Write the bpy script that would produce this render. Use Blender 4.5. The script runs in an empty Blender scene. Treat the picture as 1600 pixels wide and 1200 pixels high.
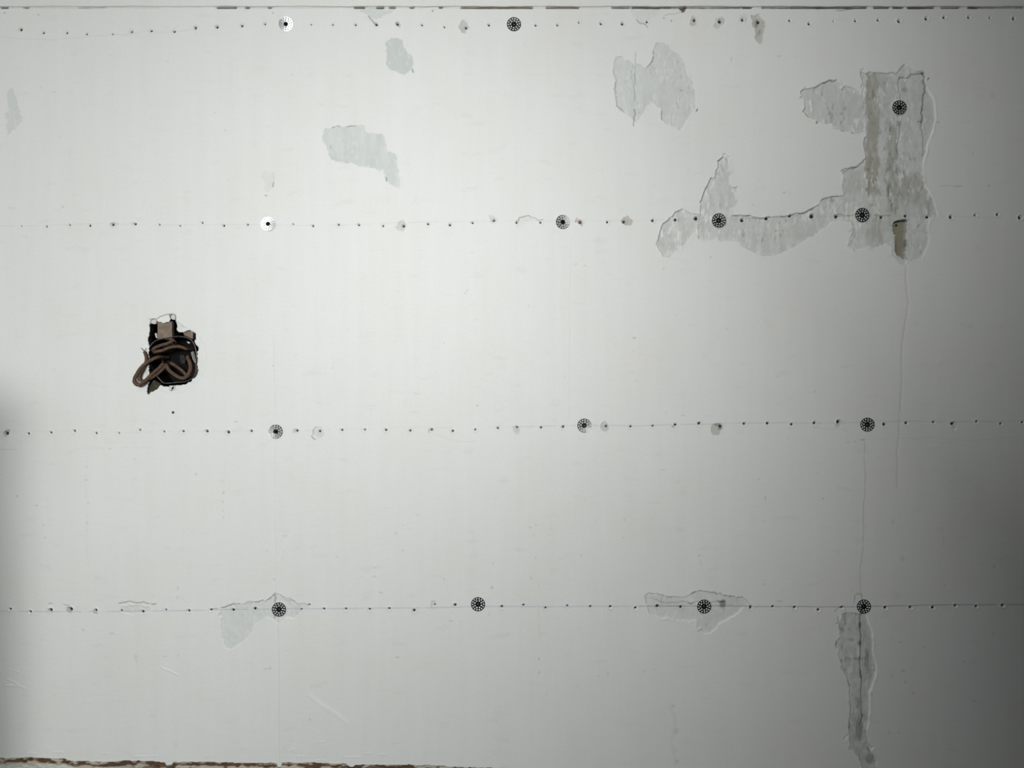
import bpy, math, random
import numpy as np
from mathutils import Vector, Matrix

# ---------------------------------------------------------------- camera, light, exposure
S = 1.3e-3            # metres per photo pixel on the plaster face (nail rows at 16 inch centres)
Z0 = 1.50             # height of the middle of the view
CAM_D = 1.20
SC = bpy.context.scene
COL = SC.collection
SC.view_settings.view_transform = 'Standard'
SC.view_settings.look = 'None'
SC.view_settings.gamma = 1.0
SC.view_settings.use_curve_mapping = False
SC.view_settings.exposure = 0.0

cam_data = bpy.data.cameras.new('camera')
cam_data.sensor_width = 36.0
cam_data.lens = 36.0 * CAM_D / (1600 * S)
cam_data.clip_start = 0.01
cam = bpy.data.objects.new('camera', cam_data)
cam.location = (0, -CAM_D, Z0)
cam.rotation_euler = (math.pi / 2, 0, 0)
COL.objects.link(cam)
SC.camera = cam

world = bpy.data.worlds.new('world')
world.use_nodes = True
SC.world = world
world.node_tree.nodes['Background'].inputs[0].default_value = (0.85, 0.95, 1.0, 1)
world.node_tree.nodes['Background'].inputs[1].default_value = 0.012


def area_light(name, loc, sx, sz, yaw, pitch, power, spread, color):
    ld = bpy.data.lights.new(name, 'AREA')
    ld.shape = 'RECTANGLE'
    ld.size, ld.size_y = sx, sz
    ld.energy = power
    ld.color = color
    ld.spread = spread
    o = bpy.data.objects.new(name, ld)
    n = Vector((math.sin(yaw) * math.cos(pitch), math.cos(yaw) * math.cos(pitch), math.sin(pitch)))
    o.location = loc
    o.rotation_euler = n.to_track_quat('-Z', 'Y').to_euler()
    COL.objects.link(o)


# daylight from the window behind the camera, upper left, and two added lights
area_light('window_daylight', (-0.402, -2.90, Z0 + 0.755), 0.894, 1.10, 0.183, -0.094, 4.56, 2 * math.atan(0.402), (1.0, 1.0, 0.985))
area_light('added_falloff_light', (-0.35, -2.274, Z0 + 0.35), 0.841, 0.455, -1.15, -0.648, 61.9, 3.0177, (0.99, 1.0, 0.985))  # added light, no real skylight; shapes the falloff across the wall
area_light('added_washer_light', (-1.07, -1.50, Z0 + 1.15), 0.30, 0.90, 0.30, -0.20, 5.2, math.pi, (0.98, 1.0, 0.99))  # added light in the mirror direction of the left washers, to brighten them


# ---------------------------------------------------------------- helpers
def X(px): return (px - 800.0) * S
def Z(py): return Z0 + (600.0 - py) * S


def tag(o, label=None, cat=None, group=None, kind=None):
    if label: o['label'] = label
    if cat: o['category'] = cat
    if group: o['group'] = group
    if kind: o['kind'] = kind
    return o


def link(name, mesh, parent=None, mat=None):
    o = bpy.data.objects.new(name, mesh)
    COL.objects.link(o)
    if parent is not None: o.parent = parent
    if mat is not None: mesh.materials.append(mat)
    return o


def empty(name, loc):
    o = bpy.data.objects.new(name, None)
    o.empty_display_size = 0.02
    o.location = loc
    COL.objects.link(o)
    return o


def mesh_from(name, verts, faces, smooth=True):
    me = bpy.data.meshes.new(name)
    me.from_pydata([tuple(v) for v in verts], [], [tuple(f) for f in faces])
    if smooth: me.polygons.foreach_set('use_smooth', [True] * len(me.polygons))
    me.update()
    return me


def _hash(ix, iy, seed):
    h = (ix.astype(np.int64) * 374761393 + iy.astype(np.int64) * 668265263 + seed * 1442695041) & 0xffffffff
    h = ((h ^ (h >> 13)) * 1274126177) & 0xffffffff
    return ((h ^ (h >> 16)) & 0xffff) / 65535.0


def vnoise(x, y, sx, sy, seed, octs=1):
    out, amp, tot = 0.0, 1.0, 0.0
    for k in range(octs):
        u, v = x / sx * 2 ** k, y / sy * 2 ** k
        iu, iv = np.floor(u), np.floor(v)
        fu, fv = u - iu, v - iv
        fu, fv = fu * fu * (3 - 2 * fu), fv * fv * (3 - 2 * fv)
        a = _hash(iu, iv, seed + k * 17) * (1 - fu) + _hash(iu + 1, iv, seed + k * 17) * fu
        b = _hash(iu, iv + 1, seed + k * 17) * (1 - fu) + _hash(iu + 1, iv + 1, seed + k * 17) * fu
        out = out + amp * (a * (1 - fv) + b * fv)
        tot += amp
        amp *= 0.5
    return out / tot


def sstep(a, b, x):
    t = np.clip((x - a) / (b - a), 0, 1)
    return t * t * (3 - 2 * t)


# ---------------------------------------------------------------- materials
def nodes_of(name):
    m = bpy.data.materials.new(name)
    m.use_nodes = True
    nt = m.node_tree
    return m, nt, nt.nodes['Principled BSDF']


def plaster_material(name, rough, bump):
    m, nt, bsdf = nodes_of(name)
    N, L = nt.nodes, nt.links
    at = N.new('ShaderNodeAttribute'); at.attribute_name = 'tint'
    tc = N.new('ShaderNodeTexCoord')
    def noise(scale, detail, sx=1.0, sz=1.0):
        mp = N.new('ShaderNodeMapping'); mp.inputs['Scale'].default_value = (sx, 1, sz)
        L.new(tc.outputs['Object'], mp.inputs['Vector'])
        n = N.new('ShaderNodeTexNoise'); n.inputs['Scale'].default_value = scale; n.inputs['Detail'].default_value = detail
        L.new(mp.outputs['Vector'], n.inputs['Vector'])
        return n
    def ramp(src, p0, c0, p1, c1):
        r = N.new('ShaderNodeValToRGB')
        r.color_ramp.elements[0].position = p0; r.color_ramp.elements[0].color = (*c0, 1)
        r.color_ramp.elements[1].position = p1; r.color_ramp.elements[1].color = (*c1, 1)
        L.new(src, r.inputs[0]); return r
    def mul(a, b):
        x = N.new('ShaderNodeMix'); x.data_type = 'RGBA'; x.blend_type = 'MULTIPLY'; x.inputs[0].default_value = 1
        L.new(a, x.inputs[6]); L.new(b, x.inputs[7]); return x.outputs[2]
    blot = ramp(noise(6, 4).outputs['Fac'], 0.3, (0.770, 0.775, 0.745), 0.7, (0.772, 0.795, 0.785))
    streak = ramp(noise(5, 5, 9, 0.7).outputs['Fac'], 0.3, (0.975, 0.975, 0.972), 0.7, (1, 1, 1))
    grain = ramp(noise(260, 3).outputs['Fac'], 0.25, (0.965, 0.965, 0.965), 0.65, (1, 1, 1))
    smear = ramp(noise(34, 4, 0.55, 1.5).outputs['Fac'], 0.60, (1, 1, 1), 0.80, (0.93, 0.925, 0.91))
    c = mul(mul(mul(mul(blot.outputs[0], streak.outputs[0]), grain.outputs[0]), smear.outputs[0]), at.outputs['Color'])
    L.new(c, bsdf.inputs['Base Color'])
    bsdf.inputs['Roughness'].default_value = rough
    bsdf.inputs['Specular IOR Level'].default_value = 0.25
    a1, a2, a3 = noise(420, 3, 0.6, 1.6), noise(70, 4, 0.5, 1.4), noise(14, 3)
    s1 = N.new('ShaderNodeMath'); s1.operation = 'MULTIPLY_ADD'; s1.inputs[1].default_value = 2.2
    L.new(a2.outputs['Fac'], s1.inputs[0]); L.new(a1.outputs['Fac'], s1.inputs[2])
    s2 = N.new('ShaderNodeMath'); s2.operation = 'MULTIPLY_ADD'; s2.inputs[1].default_value = 3.5
    L.new(a3.outputs['Fac'], s2.inputs[0]); L.new(s1.outputs[0], s2.inputs[2])
    b = N.new('ShaderNodeBump'); b.inputs['Strength'].default_value = bump; b.inputs['Distance'].default_value = 0.0006
    L.new(s2.outputs[0], b.inputs['Height']); L.new(b.outputs[0], bsdf.inputs['Normal'])
    return m


def plain(name, col, rough=0.5, metal=0.0, var=0.25, scale=400, bump=0.3, dist=0.0003, col2=None):
    m, nt, bsdf = nodes_of(name)
    N, L = nt.nodes, nt.links
    tc = N.new('ShaderNodeTexCoord')
    n = N.new('ShaderNodeTexNoise'); n.inputs['Scale'].default_value = scale; n.inputs['Detail'].default_value = 4
    L.new(tc.outputs['Object'], n.inputs['Vector'])
    r = N.new('ShaderNodeValToRGB')
    c0 = col2 or tuple(c * (1 - var) for c in col)
    r.color_ramp.elements[0].position = 0.32; r.color_ramp.elements[0].color = (*c0, 1)
    r.color_ramp.elements[1].position = 0.68; r.color_ramp.elements[1].color = (*col, 1)
    L.new(n.outputs['Fac'], r.inputs[0]); L.new(r.outputs[0], bsdf.inputs['Base Color'])
    bsdf.inputs['Roughness'].default_value = rough
    bsdf.inputs['Specular IOR Level'].default_value = 0.12
    bsdf.inputs['Metallic'].default_value = metal
    b = N.new('ShaderNodeBump'); b.inputs['Strength'].default_value = bump; b.inputs['Distance'].default_value = dist
    L.new(n.outputs['Fac'], b.inputs['Height']); L.new(b.outputs[0], bsdf.inputs['Normal'])
    return m


M_PAINT = plaster_material('white_painted_plaster', 0.55, 0.22)
M_BARE = plaster_material('bare_grey_plaster', 0.85, 0.45)
M_WOODEDGE = plaster_material('chipped_brown_wood', 0.7, 0.5)
M_TRIM = plaster_material('white_trim_paint', 0.5, 0.25)
M_ZINC = plain('galvanised_steel', (0.56, 0.58, 0.59), 0.20, 1.0, 0.40, 900, 0.45, 0.0001)
M_SCREW = plain('black_screw', (0.012, 0.013, 0.014), 0.8, 0.0, 0.3, 900)
M_SCREW.node_tree.nodes['Principled BSDF'].inputs['Specular IOR Level'].default_value = 0.03
M_NAIL = plain('dark_nail', (0.030, 0.028, 0.026), 0.7, 0.0, 0.4, 900)
M_RUST = plain('rusty_nail', (0.16, 0.09, 0.085), 0.8, 0.0, 0.5, 900)
M_BOX = plain('black_box_enamel', (0.006, 0.0055, 0.005), 0.7, 0.0, 0.4, 200)
M_RIM = plain('worn_steel_edge', (0.20, 0.195, 0.185), 0.4, 0.6, 0.6, 150)
M_DULL = plain('dull_dark_metal', (0.035, 0.035, 0.033), 0.6, 0.0, 0.6, 300)
M_CLOTH = plain('brown_cloth_insulation', (0.180, 0.115, 0.080), 0.9, 0.0, 0.35, 520, 0.9, 0.0008, (0.045, 0.029, 0.022))
M_COPPER = plain('tarnished_copper', (0.16, 0.12, 0.09), 0.5, 0.4, 0.4, 600)
M_LATH = plain('tan_wood', (0.26, 0.205, 0.16), 0.85, 0.0, 0.3, 120, 0.4, 0.0008)
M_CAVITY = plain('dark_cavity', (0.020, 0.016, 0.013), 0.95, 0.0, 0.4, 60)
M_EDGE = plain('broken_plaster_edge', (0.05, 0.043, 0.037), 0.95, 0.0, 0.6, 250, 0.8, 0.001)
M_GREYBIT = plain('grey_plaster_bit', (0.34, 0.33, 0.31), 0.85, 0.0, 0.75, 500, 0.8, 0.001)
M_WHITE = plain('white_plaster_bit', (0.66, 0.65, 0.62), 0.8, 0.0, 0.2, 200)

# ---------------------------------------------------------------- relief of the plaster face, sampled once per photo pixel
I0, I1, J0, J1, T = -64, 1664, -16, 1216, 16
W_, H_ = I1 - I0 + 1, J1 - J0 + 1
GX, GY = np.meshgrid(np.arange(I0, I1 + 1, dtype=np.float32), np.arange(J0, J1 + 1, dtype=np.float32))
HT = np.zeros((H_, W_), np.float32)             # height in mm towards the room
CT = np.ones((H_, W_, 3), np.float32)           # tint of the surface
CL = np.zeros((H_, W_), np.int16)               # 0 paint, -1 open hole, n>0 part n
PARTS = {}


def win(x0, y0, x1, y1):
    a, b = max(int(x0) - I0, 0), min(int(x1) + 2 - I0, W_)
    c, d = max(int(y0) - J0, 0), min(int(y1) + 2 - J0, H_)
    return slice(c, d), slice(a, b)


def ragged(poly, amp, rng, minlen=2.5, closed=True):
    pts = [tuple(map(float, p)) for p in poly]
    out = []
    n = len(pts)
    def sub(a, b, k):
        l = math.hypot(b[0] - a[0], b[1] - a[1])
        if l < minlen or k > 6: return [a]
        d = rng.gauss(0, amp) * l
        m = ((a[0] + b[0]) / 2 - (b[1] - a[1]) / l * d, (a[1] + b[1]) / 2 + (b[0] - a[0]) / l * d)
        return sub(a, m, k + 1) + sub(m, b, k + 1)
    for i in range(n if closed else n - 1):
        out += sub(pts[i], pts[(i + 1) % n], 0)
    if not closed: out.append(pts[-1])
    return out


def seg_dist(gx, gy, a, b):
    dx, dy = b[0] - a[0], b[1] - a[1]
    t = np.clip(((gx - a[0]) * dx + (gy - a[1]) * dy) / (dx * dx + dy * dy + 1e-9), 0, 1)
    return np.hypot(gx - a[0] - t * dx, gy - a[1] - t * dy), t


def sdf(poly, R=9):
    """signed distance in px (negative inside), window slices"""
    xs, ys = [p[0] for p in poly], [p[1] for p in poly]
    w = win(min(xs) - R, min(ys) - R, max(xs) + R, max(ys) + R)
    gx, gy = GX[w], GY[w]
    dist = np.full(gx.shape, float(R), np.float32)
    ins = np.zeros(gx.shape, bool)
    ox, oy = gx[0, 0], gy[0, 0]
    n = len(poly)
    for i in range(n):
        a, b = poly[i], poly[(i + 1) % n]
        x0, x1 = sorted((a[0], b[0])); y0, y1 = sorted((a[1], b[1]))
        q = (slice(max(int(y0 - R - oy), 0), max(int(y1 + R - oy) + 2, 0)), slice(max(int(x0 - R - ox), 0), max(int(x1 + R - ox) + 2, 0)))
        if gx[q].size:
            d, _t = seg_dist(gx[q], gy[q], a, b)
            dist[q] = np.minimum(dist[q], d)
        if a[1] != b[1]:
            r0 = max(int(math.ceil(y0 - oy)), 0); r1 = max(int(math.ceil(y1 - oy)), 0)
            rows = slice(r0, r1)
            if gx[rows].size:
                yy = gy[rows]
                xc = a[0] + (yy - a[1]) / (b[1] - a[1]) * (b[0] - a[0])
                ins[rows] ^= (gx[rows] < xc)
    return w, np.where(ins, -dist, dist)


def line(pts, width=1.0, tint=(0.8, 0.8, 0.8), depth=0.0, rag=0.06, breakup=0.0, seed=1, bump=0.0):
    """a mark along a polyline: tint and groove depth (mm, + is carved) or a raised ridge (bump, mm)"""
    rng = random.Random(seed)
    pts = ragged(pts, rag, rng, 4, closed=False)
    R = width + 2.5
    xs, ys = [p[0] for p in pts], [p[1] for p in pts]
    w = win(min(xs) - R, min(ys) - R, max(xs) + R, max(ys) + R)
    gx, gy = GX[w], GY[w]
    dist = np.full(gx.shape, 99.0, np.float32)
    ox, oy = gx[0, 0], gy[0, 0]
    for a, b in zip(pts[:-1], pts[1:]):
        x0, x1 = sorted((a[0], b[0])); y0, y1 = sorted((a[1], b[1]))
        q = (slice(max(int(y0 - R - oy), 0), max(int(y1 + R - oy) + 2, 0)), slice(max(int(x0 - R - ox), 0), max(int(x1 + R - ox) + 2, 0)))
        if gx[q].size:
            d, _t = seg_dist(gx[q], gy[q], a, b)
            dist[q] = np.minimum(dist[q], d)
    m = np.clip(width * 0.5 + 0.5 - dist, 0, 1)
    if breakup: m = m * sstep(breakup - 0.15, breakup + 0.15, vnoise(gx, gy, 13, 9, seed, 2))
    for c in range(3): CT[w][..., c] *= 1 - m * (1 - tint[c])
    HT[w] -= m * depth
    if bump:
        HT[w] += bump * np.exp(-(dist / (width * 0.6)) ** 2)
    CT[w] = np.clip(CT[w], 0, 2)


def smudge(x, y, rx, ry, tint, seed=0, ang=0.0, depth=0.0):
    R = max(rx, ry) * 1.6 + 1
    w = win(x - R, y - R, x + R, y + R)
    gx, gy = GX[w] - x, GY[w] - y
    ca, sa = math.cos(ang), math.sin(ang)
    u, v = (gx * ca + gy * sa) / rx, (-gx * sa + gy * ca) / ry
    r = np.hypot(u, v) + 0.7 * (vnoise(GX[w], GY[w], rx * 0.8 + 1, ry * 0.8 + 1, seed + 5, 2) - 0.5)
    m = 1 - sstep(0.45, 1.15, r)
    for c in range(3): CT[w][..., c] *= 1 - m * (1 - tint[c])
    HT[w] -= m * depth


GREY = (0.83, 0.855, 0.86)


def patch(name, poly, label, depth=1.2, lip=0.8, tint=GREY, var=0.07, streaks=0.10, amp=0.10, seed=1, rim=0.0):
    """an area where the paint skin has come away; the bare plaster lies deeper and is a part of its own"""
    rng = random.Random(seed)
    w, s = sdf(ragged(poly, amp, rng))
    gx, gy = GX[w], GY[w]
    cov = sstep(0.6, -0.7, s)
    rough = (vnoise(gx, gy, 5, 9, seed, 3) - 0.5) * 0.9 + (vnoise(gx, gy, 16, 30, seed + 3, 2) - 0.5) * 0.5
    HT[w] += cov * (-depth + rough * min(depth, 1.0) * 0.9)
    lipn = np.clip(vnoise(gx, gy, 14, 14, seed + 7, 2) * 2.2 - 0.7, 0, 1.3)
    HT[w] += np.where(s > -0.4, lip * lipn * np.exp(-np.maximum(s, 0) / 1.7) * (1 - cov), 0)
    n1 = vnoise(gx, gy, 9, 42, seed + 11, 3) - 0.5
    n2 = vnoise(gx, gy, 8, 8, seed + 13, 3) - 0.5
    n3 = vnoise(gx, gy, 3.2, 7, seed + 15, 2)
    fleck = sstep(0.70, 0.80, n3)
    val = 1 + 2 * streaks * n1 + 2 * var * n2
    for c in range(3):
        t = tint[c] * val
        t = t + fleck * (0.98 - t) * 0.5
        CT[w][..., c] = CT[w][..., c] * (1 - cov) + cov * t
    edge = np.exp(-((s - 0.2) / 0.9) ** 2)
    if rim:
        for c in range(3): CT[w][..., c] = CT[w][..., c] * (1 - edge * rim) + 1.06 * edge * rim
    pid = len(PARTS) + 1
    PARTS[pid] = (name, label)
    CL[w][s < 0] = pid
    return w, s


def scaled(pts, ox, oy, k): return [(ox + a / k, oy + b / k) for a, b in pts]


# --- large peeled areas (outlines in photo pixels)
k = 260 / 1600.0
r1 = lambda L: [(1230 + a * k, 80 + b * k) for a, b in L]
r2 = lambda L: [(1230 + a * k, 250 + b * k) for a, b in L]
r3 = lambda L: [(1010 + a * k, 230 + b * k) for a, b in L]
BIG = r1([(180, 360), (270, 345), (400, 280), (480, 275), (515, 370), (560, 330), (620, 350), (690, 390), (712, 430), (735, 330), (708, 200),
          (765, 215), (800, 195), (860, 205), (960, 210), (1010, 205), (1050, 215), (1075, 180), (1130, 120), (1185, 165), (1240, 195), (1310, 190), (1325, 330),
          (1400, 440), (1425, 560), (1430, 650), (1400, 780), (1350, 900), (1335, 990), (1310, 1050)])
BIG += r2([(1310, 130), (1320, 230), (1400, 370), (1452, 540), (1400, 545), (1380, 575), (1355, 640), (1365, 760), (1340, 850), (1300, 940), (1210, 970), (1145, 960),
           (1140, 1000), (1080, 990), (1010, 910), (1015, 830), (960, 800), (920, 820), (850, 845), (770, 850), (690, 855), (650, 885), (600, 830), (580, 830),
           (610, 740), (640, 680), (620, 590), (540, 580), (430, 595), (380, 650), (280, 720), (150, 790), (60, 845)])
BIG += r3([(1400, 970), (1300, 1020), (1210, 1045), (1100, 1035), (1000, 990), (910, 945), (890, 905), (780, 900), (720, 905), (690, 880), (640, 890), (520, 890),
           (500, 830), (488, 765), (470, 815), (430, 850), (380, 930), (330, 975), (280, 995), (240, 1065), (160, 1050), (110, 960), (115, 900), (140, 790), (160, 740),
           (215, 700), (270, 630), (350, 590), (400, 625), (460, 640), (520, 650), (525, 600), (525, 520), (560, 420), (620, 300), (665, 290), (690, 180), (690, 130),
           (740, 90), (735, 65), (760, 60), (815, 95), (800, 130), (825, 240), (805, 340), (830, 390), (880, 375), (870, 440), (885, 520), (860, 570), (810, 590),
           (815, 660), (900, 660), (1000, 655), (1100, 680), (1180, 670), (1280, 665), (1380, 660), (1450, 640)])
BIG += r2([(30, 540), (200, 490), (300, 430), (340, 370), (430, 350), (540, 340), (560, 300), (535, 250), (545, 170), (545, 110), (600, 85), (690, 65), (730, 15)])
BIG += r1([(765, 1010), (748, 900), (755, 830), (760, 775), (700, 790), (640, 785), (540, 765), (450, 740), (440, 690), (380, 700), (290, 680), (200, 630), (160, 580),
           (175, 500), (140, 440), (130, 390)])
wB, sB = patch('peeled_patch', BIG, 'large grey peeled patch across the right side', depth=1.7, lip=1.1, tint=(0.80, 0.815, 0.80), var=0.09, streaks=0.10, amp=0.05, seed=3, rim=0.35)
P_DISC = patch('peeled_patch', scaled([(285, 370), (320, 330), (395, 295), (400, 255), (440, 265), (500, 255), (560, 260), (620, 290), (660, 315), (655, 380), (680, 450), (720, 500),
      (750, 560), (800, 580), (850, 630), (870, 700), (885, 800), (860, 890), (810, 940), (750, 985), (620, 1005), (560, 980), (480, 945), (400, 920), (350, 860), (305, 800),
      (320, 720), (315, 640), (325, 600), (290, 540)], 580, 40, 13.33), 'smooth pear-shaped grey patch', depth=0.25, lip=0.1, tint=(0.775, 0.805, 0.80), var=0.02, streaks=0.02, seed=5)
patch('peeled_patch', scaled([(150, 250), (180, 205), (240, 215), (300, 180), (370, 160), (420, 185), (510, 180), (650, 160), (740, 150), (790, 160), (800, 230), (860, 285), (960, 285),
      (1060, 290), (1115, 330), (1125, 440), (1140, 570), (1200, 575), (1280, 610), (1310, 680), (1330, 850), (1350, 1000), (1345, 1150), (1240, 1100), (1140, 1030), (1110, 920),
      (1100, 850), (1030, 880), (960, 830), (820, 810), (740, 800), (690, 795), (620, 750), (560, 720), (480, 740), (370, 720), (290, 690), (240, 600), (210, 500), (150, 420),
      (130, 340)], 490, 180, 10), 'pale streaky grey patch', depth=0.4, lip=0.3, tint=(0.84, 0.865, 0.87), var=0.03, streaks=0.10, seed=7)
wC, sC = patch('peeled_patch', scaled([(140, 340), (160, 275), (230, 265), (260, 310), (330, 330), (375, 380), (430, 350), (480, 400), (510, 380), (560, 310), (580, 250), (575, 180), (600, 125),
      (680, 120), (740, 140), (770, 200), (850, 240), (910, 320), (950, 420), (990, 510), (1030, 620), (1050, 740), (1050, 830), (1000, 890), (940, 980), (870, 1090), (820, 1050),
      (760, 1030), (700, 1000), (665, 960), (665, 870), (640, 830), (590, 790), (550, 760), (510, 800), (470, 880), (430, 960), (390, 995), (340, 950), (290, 910), (240, 880),
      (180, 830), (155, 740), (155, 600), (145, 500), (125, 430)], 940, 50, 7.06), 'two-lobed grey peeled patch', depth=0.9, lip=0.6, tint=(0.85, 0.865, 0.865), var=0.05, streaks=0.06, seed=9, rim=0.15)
wD, sD = patch('peeled_patch', scaled([(90, 500), (140, 440), (150, 385), (230, 350), (330, 320), (400, 325), (480, 320), (620, 290), (740, 260), (830, 245), (880, 210), (950, 165), (1030, 180),
      (1080, 240), (1220, 280), (1330, 310), (1440, 330), (1440, 390), (1330, 420), (1280, 480), (1230, 530), (1110, 520), (1060, 560), (1000, 610), (940, 570), (830, 520),
      (760, 545), (690, 600), (620, 650), (580, 740), (520, 830), (480, 870), (400, 920), (290, 985), (210, 970), (190, 900), (160, 800), (150, 720), (160, 600), (150, 520)],
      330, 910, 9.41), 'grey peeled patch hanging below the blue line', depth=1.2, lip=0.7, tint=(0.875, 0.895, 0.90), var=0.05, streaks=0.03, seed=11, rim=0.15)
wE, sE = patch('peeled_patch', scaled([(140, 200), (150, 160), (210, 135), (310, 140), (370, 155), (420, 185), (520, 180), (600, 190), (700, 160), (840, 105), (960, 120), (1090, 140), (1160, 170),
      (1250, 180), (1360, 190), (1440, 260), (1510, 295), (1470, 330), (1390, 310), (1330, 360), (1260, 420), (1190, 460), (1100, 500), (1040, 570), (960, 635), (890, 645),
      (820, 620), (850, 570), (780, 560), (800, 490), (760, 475), (680, 495), (560, 480), (500, 465), (430, 445), (370, 460), (300, 420), (230, 410), (190, 360), (180, 290),
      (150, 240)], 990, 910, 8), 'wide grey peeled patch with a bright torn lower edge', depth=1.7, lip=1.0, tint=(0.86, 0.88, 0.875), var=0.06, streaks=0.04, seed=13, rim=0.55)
F = scaled([(215, 330), (330, 320), (420, 330), (480, 330), (545, 335), (570, 400), (600, 500), (630, 620), (640, 750), (640, 900), (680, 1000), (685, 1090)], 1290, 920, 8.57)
F += scaled([(630, 0), (600, 130), (555, 250), (555, 450), (540, 640), (515, 720), (540, 830), (600, 950), (560, 1000), (640, 1110), (660, 1250), (470, 1250), (450, 1180), (430, 1060),
             (360, 1000), (300, 985), (300, 900), (295, 800), (240, 850), (230, 820), (300, 770), (300, 640), (310, 560), (310, 430), (290, 350), (300, 250), (280, 130), (260, 40)], 1290, 1050, 8)
F += scaled([(290, 1170), (240, 1100), (220, 1000), (190, 930), (170, 880), (200, 820), (140, 790), (160, 690), (195, 640), (195, 550), (190, 470), (215, 420)], 1290, 920, 8.57)
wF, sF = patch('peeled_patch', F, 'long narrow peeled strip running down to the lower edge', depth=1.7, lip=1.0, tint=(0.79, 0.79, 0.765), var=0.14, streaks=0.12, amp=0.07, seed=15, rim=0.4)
patch('peeled_patch', scaled([(180, 180), (225, 230), (240, 320), (290, 380), (290, 480), (320, 560), (330, 640), (380, 680), (360, 770), (280, 860), (180, 960), (120, 1010), (110, 900),
      (130, 750), (80, 720), (70, 640), (100, 600), (150, 560), (120, 450), (115, 330), (130, 230)], 0, 120, 10.9), 'faint grey patch at the far left', depth=0.25, lip=0.2, tint=(0.87, 0.89, 0.885), var=0.02, streaks=0.02, seed=17)
patch('peeled_patch', scaled([(340, 310), (400, 280), (500, 350), (660, 350), (680, 480), (640, 600), (620, 720), (560, 790), (480, 860), (400, 820), (360, 760), (410, 620), (400, 460),
      (330, 500), (300, 480)], 390, 250, 17.15), 'small faint grey flake mark', depth=0.3, lip=0.35, tint=(0.93, 0.94, 0.94), var=0.04, streaks=0.04, seed=19)
patch('peeled_patch', scaled([(610, 56), (700, 52), (780, 52), (860, 58), (810, 90), (780, 115), (740, 115), (700, 90), (650, 75)], 400, 0, 4), 'grey patch tucked under the top seam',
      depth=0.4, lip=0.3, tint=(0.86, 0.885, 0.885), var=0.03, streaks=0.03, seed=21)
patch('peeled_patch', scaled([(745, 55), (830, 52), (930, 58), (910, 90), (850, 130), (845, 160), (800, 145), (770, 100)], 800, 0, 4), 'pale flaked patch under the top seam',
      depth=0.5, lip=0.5, tint=(0.93, 0.94, 0.935), var=0.05, streaks=0.04, seed=23)
patch('peeled_patch', scaled([(745, 125), (770, 112), (860, 106), (930, 112), (935, 140), (860, 155), (780, 155)], 0, 920, 4), 'small grey flake along the blue line',
      depth=0.7, lip=0.5, tint=(0.90, 0.915, 0.91), var=0.03, streaks=0.02, seed=25, rim=0.2)
patch('blistered_spot', scaled([(25, 110), (45, 80), (105, 70), (110, 100), (90, 130), (50, 145), (28, 140)], 800, 320, 4), None, depth=0.3, lip=0.9, tint=(0.97, 0.975, 0.97), var=0.05, streaks=0.02, seed=27)
patch('exposed_wood_spot', scaled([(0, 130), (60, 118), (135, 100), (110, 150), (105, 180), (60, 200), (45, 170), (20, 155)], 1060, 0, 10), 'bare brown wood showing under the top seam',
      depth=1.0, lip=0.6, tint=(0.22, 0.15, 0.11), var=0.15, streaks=0.1, seed=29)

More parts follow.
